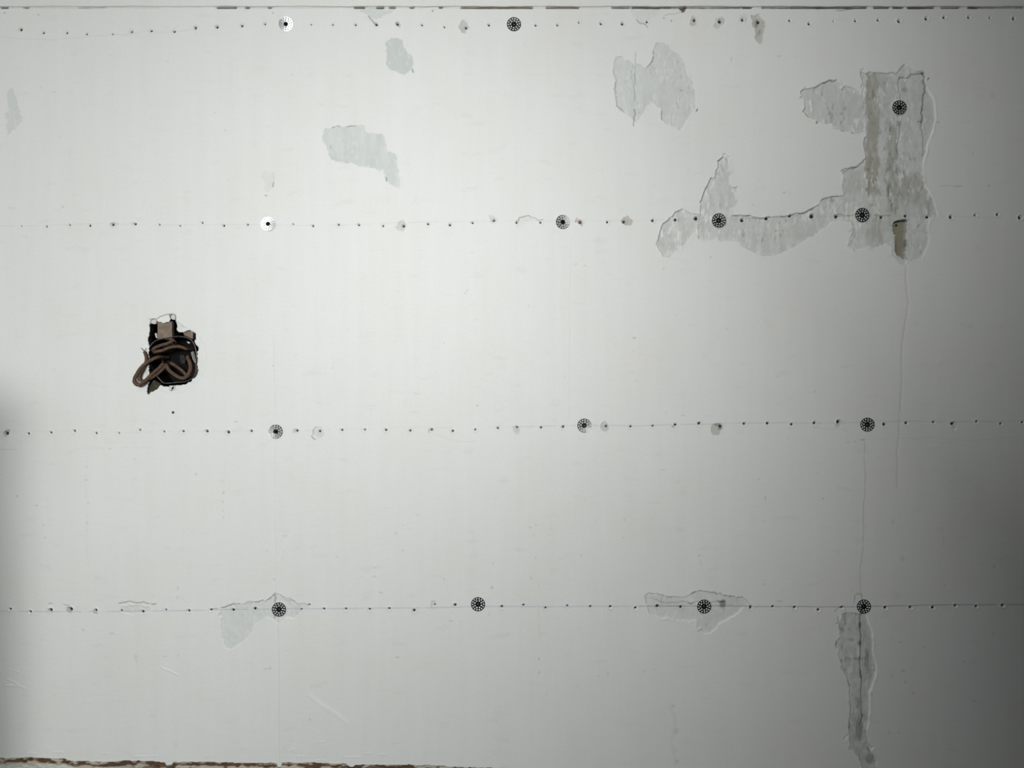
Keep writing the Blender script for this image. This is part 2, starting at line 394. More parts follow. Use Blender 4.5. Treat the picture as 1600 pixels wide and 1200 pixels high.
# --- chipped filler around single nails: (points, ox, oy, scale, tint, depth)
BR = (0.70, 0.66, 0.62)
DK = (0.62, 0.63, 0.61)
for n, (pts, ox, oy, kk, tint, dep) in enumerate([
    ([(175, 380), (240, 240), (270, 290), (305, 390), (240, 410)], 1060, 0, 10, (0.72, 0.73, 0.71), 0.8),
    ([(550, 410), (590, 290), (640, 280), (700, 250), (745, 300), (735, 370), (660, 430), (600, 445)], 1060, 0, 10, (0.80, 0.81, 0.79), 0.8),
    ([(940, 310), (970, 250), (1010, 225), (1115, 230), (1080, 350), (990, 370)], 1060, 0, 10, (0.86, 0.87, 0.865), 0.6),
    ([(1130, 230), (1210, 240), (1290, 210), (1310, 290), (1370, 350), (1345, 440), (1330, 560), (1320, 650), (1280, 690), (1220, 640), (1210, 550), (1190, 440), (1160, 400), (1170, 330)],
     1060, 0, 10, (0.70, 0.70, 0.66), 1.0),
    ([(1260, 165), (1300, 125), (1340, 165), (1310, 215), (1280, 190)], 400, 0, 4, (0.74, 0.75, 0.73), 0.6),
    ([(868, 145), (885, 132), (910, 160), (895, 175)], 400, 0, 4, (0.74, 0.75, 0.73), 0.5),
    ([(870, 140), (890, 110), (920, 95), (938, 135), (915, 168), (885, 160)], 400, 320, 4, (0.80, 0.80, 0.79), 0.6),
    ([(680, 100), (695, 78), (730, 70), (755, 95), (745, 130), (710, 130)], 800, 320, 4, (0.68, 0.66, 0.62), 0.8),
    ([(398, 100), (420, 85), (445, 115), (435, 138), (415, 120)], 800, 320, 4, (0.72, 0.66, 0.65), 0.8),
    ([(22, 150), (35, 125), (65, 128), (50, 160), (35, 170)], 0, 640, 4, (0.62, 0.63, 0.61), 0.7),
    ([(355, 130), (375, 105), (410, 110), (425, 150), (405, 180), (370, 175)], 400, 640, 4, (0.88, 0.88, 0.87), 0.7),
    ([(5, 110), (30, 95), (48, 120), (40, 155), (12, 145)], 800, 640, 4, (0.84, 0.84, 0.83), 0.7),
    ([(550, 110), (560, 85), (585, 75), (605, 120), (590, 138), (560, 130)], 800, 640, 4, (0.78, 0.78, 0.76), 0.8),
    ([(995, 100), (1022, 90), (1015, 115), (1000, 115)], 800, 640, 4, (0.68, 0.68, 0.67), 0.7),
    ([(1245, 110), (1275, 85), (1312, 90), (1305, 135), (1290, 165), (1255, 160), (1245, 130)], 800, 640, 4, (0.70, 0.70, 0.66), 1.2),
    ([(428, 75), (445, 58), (460, 85), (450, 115), (420, 115)], 1200, 640, 4, (0.86, 0.86, 0.85), 1.0),
    ([(1130, 90), (1160, 75), (1180, 95), (1175, 130), (1160, 125), (1150, 100)], 1200, 640, 4, (0.86, 0.86, 0.84), 1.2),
    ([(410, 120), (440, 112), (458, 135), (430, 155), (408, 150)], 0, 920, 4, (0.70, 0.69, 0.66), 0.9),
    ([(300, 122), (330, 126), (328, 148), (308, 142)], 0, 920, 4, (0.62, 0.62, 0.61), 0.7),
    ([(582, 128), (608, 133), (606, 160), (590, 160)], 0, 920, 4, (0.70, 0.70, 0.69), 0.7),
    ([(1455, 65), (1485, 70), (1500, 100), (1480, 115), (1465, 95)], 400, 320, 4, (0.86, 0.86, 0.85), 0.5),
    ([(1090, 100), (1095, 75), (1120, 70), (1115, 110), (1095, 120)], 400, 920, 4, (0.86, 0.86, 0.84), 0.6),
    ([(228, 125), (250, 113), (264, 133), (235, 152)], 400, 640, 4, (0.80, 0.80, 0.79), 0.5),
    ([(680, 118), (740, 114), (735, 130), (700, 136)], 0, 320, 4, (0.80, 0.80, 0.79), 0.4),
    ([(795, 106), (850, 112), (850, 130), (820, 126)], 0, 320, 4, (0.84, 0.84, 0.83), 0.4),
]):
    patch('chipped_filler', scaled(pts, ox, oy, kk), None, depth=dep, lip=0.6, tint=tint, var=0.09, streaks=0.04, amp=0.12, seed=101 + 2 * n, rim=0.12)

# --- tones inside the large patch (dirt and brown paper that belong to the plaster)
def zone(w, s, x0, y0, x1, y1, tint, amt, seed, soft=3.0):
    gx, gy = GX[w], GY[w]
    nx = (vnoise(gx, gy, 7, 12, seed, 3) - 0.5) * 15
    m = sstep(x0 - soft, x0 + soft, gx + nx) * sstep(x1 + soft, x1 - soft, gx + nx) * sstep(y0 - 5, y0 + 5, gy + nx) * sstep(y1 + 8, y1 - 8, gy + nx) * (s < 0) * amt
    m = m * (0.62 + 0.8 * sstep(0.25, 0.65, vnoise(gx, gy, 4, 16, seed + 4, 3)))
    m = np.clip(m, 0, 1)
    for c in range(3): CT[w][..., c] = CT[w][..., c] * (1 - m) + tint[c] * m


BROWN = (0.56, 0.535, 0.485)
zone(wB, sB, 1354, 114, 1374, 300, BROWN, 0.95, 301, 1.5)
zone(wB, sB, 1374, 118, 1388, 190, (0.62, 0.61, 0.57), 0.55, 303)
zone(wB, sB, 1388, 195, 1404, 330, (0.58, 0.57, 0.53), 0.75, 305)
zone(wB, sB, 1406, 270, 1440, 318, (0.60, 0.59, 0.55), 0.7, 307)
zone(wB, sB, 1366, 340, 1380, 382, (0.62, 0.61, 0.57), 0.6, 309)
zone(wB, sB, 1440, 290, 1466, 340, (0.62, 0.62, 0.59), 0.7, 311)
zone(wB, sB, 1322, 262, 1350, 300, (0.70, 0.70, 0.67), 0.6, 313)
zone(wB, sB, 1376, 130, 1382, 250, (0.95, 0.95, 0.93), 0.35, 315, 1.0)
zone(wB, sB, 1255, 118, 1345, 200, (0.74, 0.765, 0.755), 0.4, 316)
for (x, y, rx, ry, t) in [(1130, 944, 6, 7, 0.45), (1391, 300, 5, 14, 0.66), (1358, 365, 5, 9, 0.9), (1415, 140, 5, 6, 0.72), (1404, 190, 3, 3, 0.7),
                          (1346, 955, 3, 8, 0.45), (1345, 978, 3, 7, 0.42), (1344, 1006, 3, 6, 0.45), (1320, 965, 4, 12, 0.72), (1330, 1000, 6, 4, 0.72), (1344, 1140, 6, 22, 0.62),
                          (1338, 1030, 14, 3, 0.7), (1355, 1030, 4, 24, 0.75), (1360, 1185, 8, 10, 0.6), (1342, 1100, 4, 9, 0.7), (1318, 985, 4, 6, 0.75), (1182, 36, 3, 9, 0.5), (1187, 50, 4, 6, 0.72),
                          (1125, 668, 4, 4, 0.6), (1121, 664, 6, 2.5, 0.55)]:
    smudge(x, y, rx, ry, (t, t, t * 0.97), seed=int(x + y))

def flecks(w, s, seed, amt, light=0.97):
    gx, gy = GX[w], GY[w]
    f = sstep(0.60, 0.74, vnoise(gx, gy, 4, 11, seed, 3)) * sstep(0.35, 0.6, vnoise(gx, gy, 24, 40, seed + 2, 2)) * (s < -1) * amt
    HT[w] += 0.5 * f
    for c in range(3): CT[w][..., c] += f * (light - CT[w][..., c])
    g = sstep(0.64, 0.76, vnoise(gx, gy, 3, 8, seed + 5, 3)) * sstep(0.4, 0.6, vnoise(gx, gy, 20, 36, seed + 8, 2)) * (s < -1) * amt
    HT[w] -= 0.4 * g
    for c in range(3): CT[w][..., c] *= 1 - 0.28 * g


flecks(wB, sB, 321, 1.0, 1.0)
flecks(wF, sF, 331, 0.9, 0.95)
flecks(wE, sE, 341, 0.6)
flecks(wC, sC, 351, 0.6)
flecks(wD, sD, 361, 0.5)

CK = lambda pts, d=1.6, t=0.32, wd=1.1, br=0.0, sd=1: line(pts, wd, (t * 0.82, t * 0.82, t * 0.80), d, 0.08, br, sd)
# --- the slot broken through to the lath
slot = scaled([(220, 290), (240, 240), (300, 200), (400, 180), (510, 178), (505, 300), (490, 480), (485, 700), (480, 850), (470, 900), (450, 1000), (370, 930), (310, 900), (285, 860),
               (270, 800), (265, 640), (280, 560), (270, 470), (240, 470), (220, 380)], 1380, 330, 13.33)
w, s = sdf(ragged(slot, 0.05, random.Random(5)))
cov = sstep(0.4, -0.6, s)
HT[w] = HT[w] * (1 - cov) - 8.5 * cov
grain = vnoise(GX[w], GY[w], 3, 30, 401, 3)
for c, t in enumerate((0.34, 0.315, 0.245)): CT[w][..., c] = CT[w][..., c] * (1 - cov) + cov * t * (0.75 + 0.5 * grain)
PARTS[len(PARTS) + 1] = ('exposed_lath', 'brown wooden lath bared in a narrow slot')
CL[w][s < 0] = len(PARTS)
CK(scaled([(510, 180), (400, 182), (300, 202), (240, 245), (222, 290), (226, 390), (250, 460)], 1380, 330, 13.33), 1.5, 0.22, 1.8, sd=176)  # shade along the slot's top and left edges, painted in dark
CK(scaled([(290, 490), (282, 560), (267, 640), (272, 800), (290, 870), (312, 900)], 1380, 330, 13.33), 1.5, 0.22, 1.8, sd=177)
smudge(1407, 349.5, 2.2, 2.6, (0.25, 0.25, 0.25), 9, depth=0.8)

# --- seams, joints, chalk line, cracks
LG = lambda v, b=0.0: (v, v, min(1.0, v + b))
line([(0, 58), (50, 61), (100, 60), (170, 55), (230, 48), (300, 46)], 1.0, LG(0.90), 0.05, 0.02, 0, 31)
line([(-60, 352), (200, 351), (400, 351), (600, 349), (800, 345), (1020, 344), (1320, 338), (1460, 338), (1660, 339)], 1.0, LG(0.90), 0.12, 0.006, 0.35, 32)
line([(-60, 677), (200, 676), (450, 673), (640, 667), (800, 667)], 1.0, LG(0.91), 0.1, 0.006, 0.4, 33)
line([(800, 667), (1000, 666), (1200, 661), (1600, 658), (1660, 657)], 1.2, LG(0.80), 0.25, 0.006, 0.3, 34)
line([(-60, 955.5), (60, 955.5), (180, 955.5), (330, 953), (470, 951.5), (600, 950), (750, 947.5), (1000, 947.5)], 1.3, (0.72, 0.75, 0.84), 0.0, 0.003, 0.28, 35)
line([(1000, 947.5), (1200, 948), (1320, 948.5), (1400, 947), (1600, 945), (1660, 944)], 1.5, (0.58, 0.60, 0.68), 0.3, 0.003, 0.15, 36)
line([(0, 703), (25, 702)], 1, LG(0.85), 0.1, 0.03, 0, 37)
line([(130, 701), (172, 701), (280, 701)], 1, LG(0.90), 0.1, 0.03, 0.5, 38)
line([(680, 679), (712, 690), (745, 690)], 1, LG(0.91), 0.1, 0.02, 0, 39)
line([(1270, 668), (1290, 671), (1310, 669), (1325, 675)], 1, LG(0.86), 0.15, 0.04, 0, 40)
line([(1360, 686), (1430, 685), (1600, 683)], 1, LG(0.9), 0.1, 0.02, 0.3, 41)
line([(427, 521), (428, 575), (428, 650)], 1, LG(0.93), 0.1, 0.01, 0.4, 42)
line([(430, 700), (429, 800), (431, 925)], 1.2, (0.95, 0.945, 0.92), 0.08, 0.01, 0.3, 43)
line([(434, 965), (436, 1100), (437, 1192)], 1.2, LG(0.91), 0.12, 0.008, 0.2, 44)
line([(893, 372), (891, 440), (890, 530), (889, 590), (888, 660)], 1.1, (0.93, 0.925, 0.90), 0.1, 0.01, 0.3, 45)
line([(1416, 412), (1417, 450), (1420, 472), (1414, 510), (1409, 560), (1407, 640), (1404, 690), (1403, 760)], 3.0, (0.92, 0.915, 0.89), 0.1, 0.03, 0.2, 46, bump=-0.35)
line([(1351, 690), (1349, 790), (1349, 830), (1348, 860), (1346, 930)], 1.6, (0.80, 0.79, 0.76), 0.3, 0.03, 0.25, 47, bump=0.2)
line([(842, 905), (842, 960), (842, 1052)], 1.4, (0.92, 0.91, 0.88), 0.05, 0.02, 0.5, 48)
line([(136, 720), (135, 800), (136, 870)], 3, (0.975, 0.97, 0.95), 0, 0.02, 0.4, 49)
line([(1046, 1100), (1055, 1130), (1056, 1195)], 4, (0.95, 0.94, 0.91), 0, 0.05, 0.4, 50)
# torn edges standing open: gaps carved, with the shade under the paint tinted in
CK(r1([(275, 345), (340, 305), (400, 280), (475, 275)]), 1.5, 0.40, sd=60)
CK(r1([(125, 455), (145, 430), (130, 390), (180, 345)]), 1, 0.6, sd=61)
CK(r1([(150, 585), (180, 530), (175, 500)]), 1.5, 0.4, sd=62)
CK(r1([(180, 605), (210, 630)]), 1.5, 0.3, 1.5, sd=63)
CK(r1([(285, 690), (295, 675)]), 2, 0.25, 2, sd=64)
CK(r1([(440, 695), (452, 740)]), 1.5, 0.4, sd=65)
CK(r1([(520, 760), (555, 765)]), 1.5, 0.4, sd=66)
CK(r1([(620, 785), (650, 782)]), 1.5, 0.4, sd=67)
CK(r1([(715, 350), (735, 300), (730, 265)]), 1, 0.55, sd=68)
CK(r1([(708, 240), (706, 180), (740, 163)]), 1, 0.65, sd=69)
CK(r1([(752, 830), (740, 890), (755, 960), (762, 1020)]), 1.8, 0.35, 1.3, sd=70)
CK(r1([(1085, 260), (1100, 245), (1160, 250), (1220, 215), (1300, 207)]), 1.4, 0.36, 1.2, sd=71)
CK(r1([(1085, 260), (1082, 380), (1085, 470)]), 0.6, 0.70, sd=72)
CK(r1([(1075, 610), (1090, 700), (1085, 780), (1070, 870), (1068, 980)]), 0.8, 0.55, 1.2, 0.3, sd=73)
CK(r1([(1060, 705), (1100, 705), (1108, 660)]), 0.8, 0.5, sd=74)
CK(r1([(1310, 205), (1318, 300), (1318, 430), (1310, 560), (1300, 680)]), 1.5, 0.42, 2.0, 0.12, sd=75)
CK(r1([(1300, 680), (1290, 730), (1305, 760), (1312, 880), (1310, 1000)]), 0.8, 0.58, 1.2, 0.2, sd=76)
CK(r1([(1260, 670), (1300, 670)]), 0.8, 0.5, sd=77)
smudge(*r1([(1303, 205)])[0], 2.6, 2.4, (0.3, 0.3, 0.3), 8)
smudge(*r1([(1305, 550)])[0], 2.4, 2.4, (0.5, 0.5, 0.5), 8)
smudge(*r1([(1355, 265)])[0], 1.6, 2.8, (0.25, 0.25, 0.24), 8, 0.4)
CK(r1([(520, 1150), (560, 1130), (680, 1110), (720, 1070), (735, 1045)]), 1.8, 0.33, 1.3, sd=78)
CK(r2([(540, 110), (548, 170), (535, 240), (548, 310)]), 1.5, 0.42, 1.2, 0.15, sd=79)
CK(r2([(320, 400), (340, 380), (370, 365)]), 1.5, 0.42, sd=80)
CK(r2([(380, 375), (430, 352), (500, 350)]), 1.3, 0.5, sd=81)
CK(r2([(-60, 540), (20, 542), (60, 525), (200, 492), (255, 460)]), 1.9, 0.32, 1.3, sd=82)
CK(r2([(480, 530), (530, 520), (600, 535), (650, 520)]), 0.5, 0.75, 1.6, sd=83)
CK(r2([(840, 530), (900, 535), (1010, 525)]), 0.4, 0.78, 1.6, sd=84)
CK(r2([(1300, 290), (1312, 210)]), 0.8, 0.55, sd=85)
CK(r2([(1130, 530), (1150, 545)]), 1, 0.45, sd=86)
CK(r2([(1160, 590), (1185, 565)]), 1, 0.5, sd=87)
CK(r2([(1020, 830), (1015, 890)]), 1.2, 0.45, 1.2, 0.2, sd=88)
CK(r2([(600, 690), (640, 640), (640, 610)]), 0.6, 0.65, sd=89)
CK(r2([(1155, 740), (1150, 860), (1150, 930)]), 0.8, 0.55, 1.3, 0.42, sd=90)
CK(r3([(685, 135), (740, 95)]), 1.6, 0.4, 1.2, sd=91)
CK(r3([(660, 290), (690, 200), (695, 150)]), 1.0, 0.6, sd=92)
CK(r3([(520, 530), (545, 470), (565, 410), (625, 295)]), 1.9, 0.33, 1.3, sd=93)
CK(r3([(525, 650), (523, 560)]), 0.6, 0.75, sd=94)
CK(r3([(100, 945), (120, 860), (145, 780), (160, 735), (215, 700), (222, 675)]), 1.6, 0.42, 1.1, sd=95)
CK(r3([(260, 665), (285, 620), (320, 610)]), 1.3, 0.5, sd=96)
CK(r3([(498, 850), (505, 880)]), 1.5, 0.4, sd=97)
CK(r3([(850, 655), (940, 660), (1000, 655)]), 1.2, 0.5, sd=98)
CK(r3([(960, 680), (1100, 690), (1160, 685)]), 0.4, 0.72, 1.2, sd=99)
c4 = lambda L: scaled(L, 940, 50, 7.06)
CK(c4([(155, 560), (152, 700), (180, 820), (250, 885)]), 1.2, 0.55, 1.0, sd=110)
CK(c4([(380, 220), (375, 380), (372, 560), (370, 750)]), 0.5, 0.72, 1.0, sd=111)
CK(c4([(362, 850), (362, 960), (355, 1035)]), 1.0, 0.45, 1.2, sd=112)
CK(c4([(575, 215), (572, 240)]), 1.4, 0.4, 1.4, sd=113)
CK(c4([(510, 378), (560, 320), (578, 275)]), 1.0, 0.55, 1.0, sd=114)
CK(c4([(668, 870), (668, 965)]), 1.4, 0.4, 1.2, sd=115)
smudge(940 + 1056 / 7.06, 50 + 858 / 7.06, 1.7, 3.2, (0.25, 0.25, 0.24), 3, 0.3, 1)
smudge(940 + 880 / 7.06, 50 + 640 / 7.06, 2.5, 2.2, (0.72, 0.73, 0.72), 3)
c5 = lambda L: scaled(L, 490, 180, 10)
CK(c5([(290, 195), (330, 180)]), 0.6, 0.65, sd=116); CK(c5([(365, 162), (412, 182)]), 0.6, 0.62, sd=117); CK(c5([(515, 182), (650, 163)]), 0.7, 0.62, sd=118)
CK(c5([(265, 470), (265, 515)]), 0.6, 0.62, sd=119); CK(c5([(240, 605), (290, 685)]), 0.5, 0.72, sd=120); CK(c5([(500, 736), (555, 738)]), 0.5, 0.72, sd=121)
CK(c5([(1135, 970), (1138, 1030)]), 0.7, 0.55, 1.3, sd=122)
CK(scaled([(855, 910), (880, 970)], 580, 40, 13.33), 1.0, 0.4, 1.6, sd=123)
CK(scaled([(640, 600), (630, 720)], 390, 250, 17.15), 0.8, 0.45, 1.5, sd=124); CK(scaled([(410, 945), (460, 955)], 390, 250, 17.15), 0.8, 0.5, 1.2, sd=125)
c6 = lambda L: scaled(L, 330, 910, 9.41)
CK(c6([(0, 405), (40, 390), (90, 395)]), 1.0, 0.5, sd=126); CK(c6([(145, 375), (250, 345), (345, 315)]), 1.5, 0.40, 1.2, sd=127); CK(c6([(365, 325), (410, 315)]), 1.2, 0.5, sd=128)
CK(c6([(500, 305), (620, 292), (760, 258)]), 1.0, 0.62, sd=129); CK(c6([(830, 265), (875, 235)]), 1.2, 0.45, sd=130); CK(c6([(905, 190), (950, 158)]), 1.3, 0.45, 1.2, sd=131)
CK(c6([(1030, 210), (1120, 240), (1220, 275)]), 1.3, 0.5, 1.1, sd=132); CK(c6([(930, 195), (930, 300)]), 0.6, 0.75, 2.5, sd=133); CK(c6([(925, 480), (930, 525)]), 0.8, 0.55, 2, sd=134)
c7 = lambda L: scaled(L, 990, 910, 8)
CK(c7([(145, 175), (175, 145), (210, 135)]), 1.5, 0.42, 1.1, sd=135); CK(c7([(250, 150), (310, 145)]), 1.2, 0.5, sd=136); CK(c7([(420, 182), (465, 188), (520, 180)]), 1.6, 0.38, 1.2, sd=137)
CK(c7([(705, 158), (770, 130), (840, 105), (900, 118), (1000, 125), (1090, 140)]), 1.7, 0.36, 1.3, sd=138); CK(c7([(1140, 172), (1165, 168)]), 1.4, 0.4, 1.5, sd=139)
CK(c7([(1200, 188), (1265, 178)]), 1.4, 0.38, 1.3, sd=140); CK(c7([(1295, 190), (1330, 195), (1358, 182)]), 1.4, 0.38, 1.3, sd=141)
CK(c7([(170, 210), (330, 245), (440, 262), (620, 238), (800, 240), (1050, 243)]), 0.4, 0.70, 1.1, 0.3, sd=142); CK(c7([(690, 272), (748, 268)]), 0.9, 0.5, sd=143)
CK(c7([(350, 260), (370, 160)]), 0.5, 0.75, sd=144); CK(c7([(805, 612), (845, 578)]), 0.9, 0.55, 1.2, sd=145); CK(c7([(1060, 243), (1150, 243)]), 1.2, 0.35, 1.8, sd=146)
c8 = lambda L: scaled(L, 1290, 920, 8.57)
CK(c8([(185, 250), (240, 240)]), 1.5, 0.35, 1.5, sd=147); CK(c8([(130, 310), (165, 270)]), 0.8, 0.6, sd=148); CK(c8([(165, 380), (170, 420), (185, 465), (140, 463)]), 1.0, 0.5, sd=149)
CK(c8([(150, 790), (155, 700), (190, 675)]), 1.6, 0.38, 1.3, sd=150); CK(c8([(215, 960), (225, 1080)]), 1.5, 0.42, 1.3, sd=151); line(c8([(480, 330), (475, 520), (480, 700), (478, 900), (485, 1200)]), 1.8, (0.36, 0.36, 0.35), 1.4, 0.03, 0.12, 152)
CK(c8([(385, 200), (395, 90), (430, 65), (480, 75), (490, 140)]), 0.7, 0.6, sd=153); CK(c8([(190, 480), (200, 600)]), 0.8, 0.6, sd=154)
c9 = lambda L: scaled(L, 1290, 1050, 8)
line(c9([(455, 0), (450, 260), (456, 420), (458, 560)]), 1.6, (0.42, 0.42, 0.41), 1.3, 0.03, 0.12, 155); CK(c9([(290, 120), (300, 250)]), 1.2, 0.5, 1.2, sd=156); CK(c9([(315, 430), (310, 560), (298, 640), (300, 770), (250, 800), (235, 840)]), 1.7, 0.38, 1.5, sd=157)
CK(c9([(460, 530), (450, 640), (430, 670)]), 1.4, 0.45, 1.6, sd=158); CK(c9([(430, 1060), (430, 1100)]), 1.5, 0.35, 1.8, sd=159); CK(c9([(530, 950), (560, 1000)]), 1.2, 0.45, 1.5, sd=160)
CK(scaled([(740, 94), (850, 91), (930, 96)], 0, 920, 4), 1.6, 0.42, 1.2, sd=161); CK(scaled([(945, 96), (972, 96)], 0, 920, 4), 1, 0.6, 1.8, sd=162); CK(scaled([(300, 95), (325, 95)], 0, 920, 4), 0.8, 0.65, sd=163)
CK(scaled([(395, 100), (430, 105)], 0, 920, 4), 0.8, 0.65, sd=164)
CK(scaled([(28, 110), (45, 82), (108, 68)], 800, 320, 4), 1.0, 0.5, 1.0, sd=165); CK(scaled([(108, 70), (150, 85), (160, 95), (195, 92)], 800, 320, 4), 0.6, 0.65, sd=166)
CK(scaled([(345, 165), (355, 180), (370, 188)], 400, 640, 4), 1.3, 0.45, 1.2, sd=167); CK(scaled([(372, 110), (355, 130), (355, 160)], 400, 640, 4), 0.6, 0.65, sd=168)
CK(scaled([(705, 100), (735, 140), (760, 160)], 400, 0, 4), 0.8, 0.5, 1.6, sd=169); CK(scaled([(780, 122), (800, 145), (850, 170)], 800, 0, 4), 0.9, 0.5, 1.2, sd=170)
CK(scaled([(1218, 165), (1222, 188)], 0, 0, 4), 0.9, 0.45, 1.2, sd=171); CK(scaled([(395, 108), (410, 80)], 800, 320, 4), 0.8, 0.55, sd=172); CK(scaled([(1080, 145), (1082, 125), (1105, 124)], 400, 640, 4), 0.9, 0.5, sd=173)
CK([(1038, 24), (1066, 18)], 0.3, 0.8, sd=174)
# paper torn into ridges, scratches, paint runs (raised)
RG = lambda pts, h=0.5, wd=1.4, sd=1: line(pts, wd, (1.03, 1.03, 1.03), 0, 0.04, 0, sd, bump=h)
RG([(8, 1071), (25, 1071)], 0.6, 1.6, 200); RG([(12, 1061), (22, 1065), (30, 1072), (38, 1075)], 0.6, 1.6, 201); RG([(22, 1048), (30, 1050)], 0.4, 1.4, 202)
RG([(252, 1042), (265, 1048), (278, 1055)], 0.6, 1.6, 203); RG([(485, 1087), (500, 1100), (525, 1115), (540, 1127)], 0.35, 6, 204); RG([(1450, 699), (1458, 698), (1465, 696)], 0.6, 1.5, 205)
RG([(1407, 643), (1407, 655)], 0.6, 1.3, 206); RG([(1332, 524), (1341, 521)], 0.4, 1.3, 207); RG([(1465, 565), (1472, 556)], 0.4, 1.6, 208)
for n, (a, b, l) in enumerate([(50, 1177, 7), (90, 1175, 8), (165, 1177, 5), (458, 1170, 3), (455, 1173, 5), (597, 1179, 5), (503, 1159, 4), (575, 1177, 6), (485, 1124, 3), (550, 1183, 14), (500, 1188, 8), (470, 1182, 6), (220, 1182, 10), (240, 1181, 6)]):
    RG([(a - l, b + 0.4), (a, b - 0.6), (a + l, b)], 0.45, 1.3, 210 + n)
RG([(400, 520), (412, 522), (437, 522)], 0.25, 1.2, 230); RG([(450, 845), (437, 868), (433, 878)], 0.25, 1.2, 231)
RG(r3([(498, 700), (490, 760), (500, 830)]), 0.8, 1.6, 232); RG(r3([(520, 690), (560, 700), (498, 740)]), 0.5, 1.4, 233); RG(r3([(710, 800), (700, 870), (680, 890)]), 0.5, 1.4, 234)
RG(r3([(1500, 890), (1590, 850)]), 0.9, 2.0, 235); RG(r2([(140, 775), (180, 755)]), 0.9, 2.2, 236); RG(r2([(265, 670), (285, 700)]), 0.7, 1.6, 237); RG(r2([(490, 370), (520, 420), (480, 470)]), 0.6, 2.0, 238)
RG(c7([(640, 235), (740, 240)]), 0.8, 4.0, 239); RG(c7([(370, 460), (430, 440), (500, 462)]), 0.7, 2.5, 240); RG(c7([(990, 420), (1120, 380), (1200, 340)]), 0.5, 1.6, 241)
RG(c8([(515, 615), (525, 625)]), 0.9, 1.8, 242); RG(c9([(480, 890), (500, 870)]), 0.8, 1.6, 243); RG(c9([(570, 985), (615, 955)]), 0.8, 1.5, 244); RG(c9([(300, 985), (350, 975)]), 0.7, 1.4, 245)
RG(c9([(310, 715), (360, 712)]), 0.6, 1.3, 246); RG(c9([(225, 875), (262, 865)]), 0.6, 1.3, 247); RG(c4([(765, 640), (860, 610), (960, 595)]), 0.4, 1.6, 248); RG(c4([(770, 870), (760, 1030)]), 0.6, 1.6, 249)
RG(c4([(490, 850), (510, 800), (550, 762)]), 0.5, 1.6, 250); RG(r1([(500, 290), (520, 340), (530, 385)]), 0.8, 2.2, 251); RG(r1([(900, 330), (905, 390)]), 0.6, 1.8, 252); RG(r2([(720, 655), (715, 620), (770, 600)]), 0.5, 2.0, 253)
RG(r2([(880, 370), (900, 470)]), 0.5, 2.0, 254); RG(r2([(880, 640), (885, 720)]), 0.5, 1.8, 255); RG(r2([(1150, 960), (1150, 1000)]), 0.6, 1.5, 256)
line(r1([(1330, 340), (1400, 440), (1425, 560), (1432, 650), (1400, 780), (1350, 900), (1338, 990), (1312, 1060)]), 2.0, (1.17, 1.175, 1.165), 0, 0.04, 0.12, 257, bump=0.35)  # right torn edges: white paper, plus the light they catch painted in
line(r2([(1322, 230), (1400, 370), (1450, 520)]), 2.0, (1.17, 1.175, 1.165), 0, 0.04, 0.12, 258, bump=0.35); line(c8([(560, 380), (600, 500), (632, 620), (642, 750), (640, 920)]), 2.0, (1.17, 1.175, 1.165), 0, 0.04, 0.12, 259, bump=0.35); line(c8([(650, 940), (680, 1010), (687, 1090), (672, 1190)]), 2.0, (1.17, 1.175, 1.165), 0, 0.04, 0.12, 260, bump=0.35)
line(c9([(630, 10), (600, 130), (555, 250), (557, 450), (542, 640), (515, 720)]), 2.0, (1.17, 1.175, 1.165), 0, 0.04, 0.12, 261, bump=0.35)
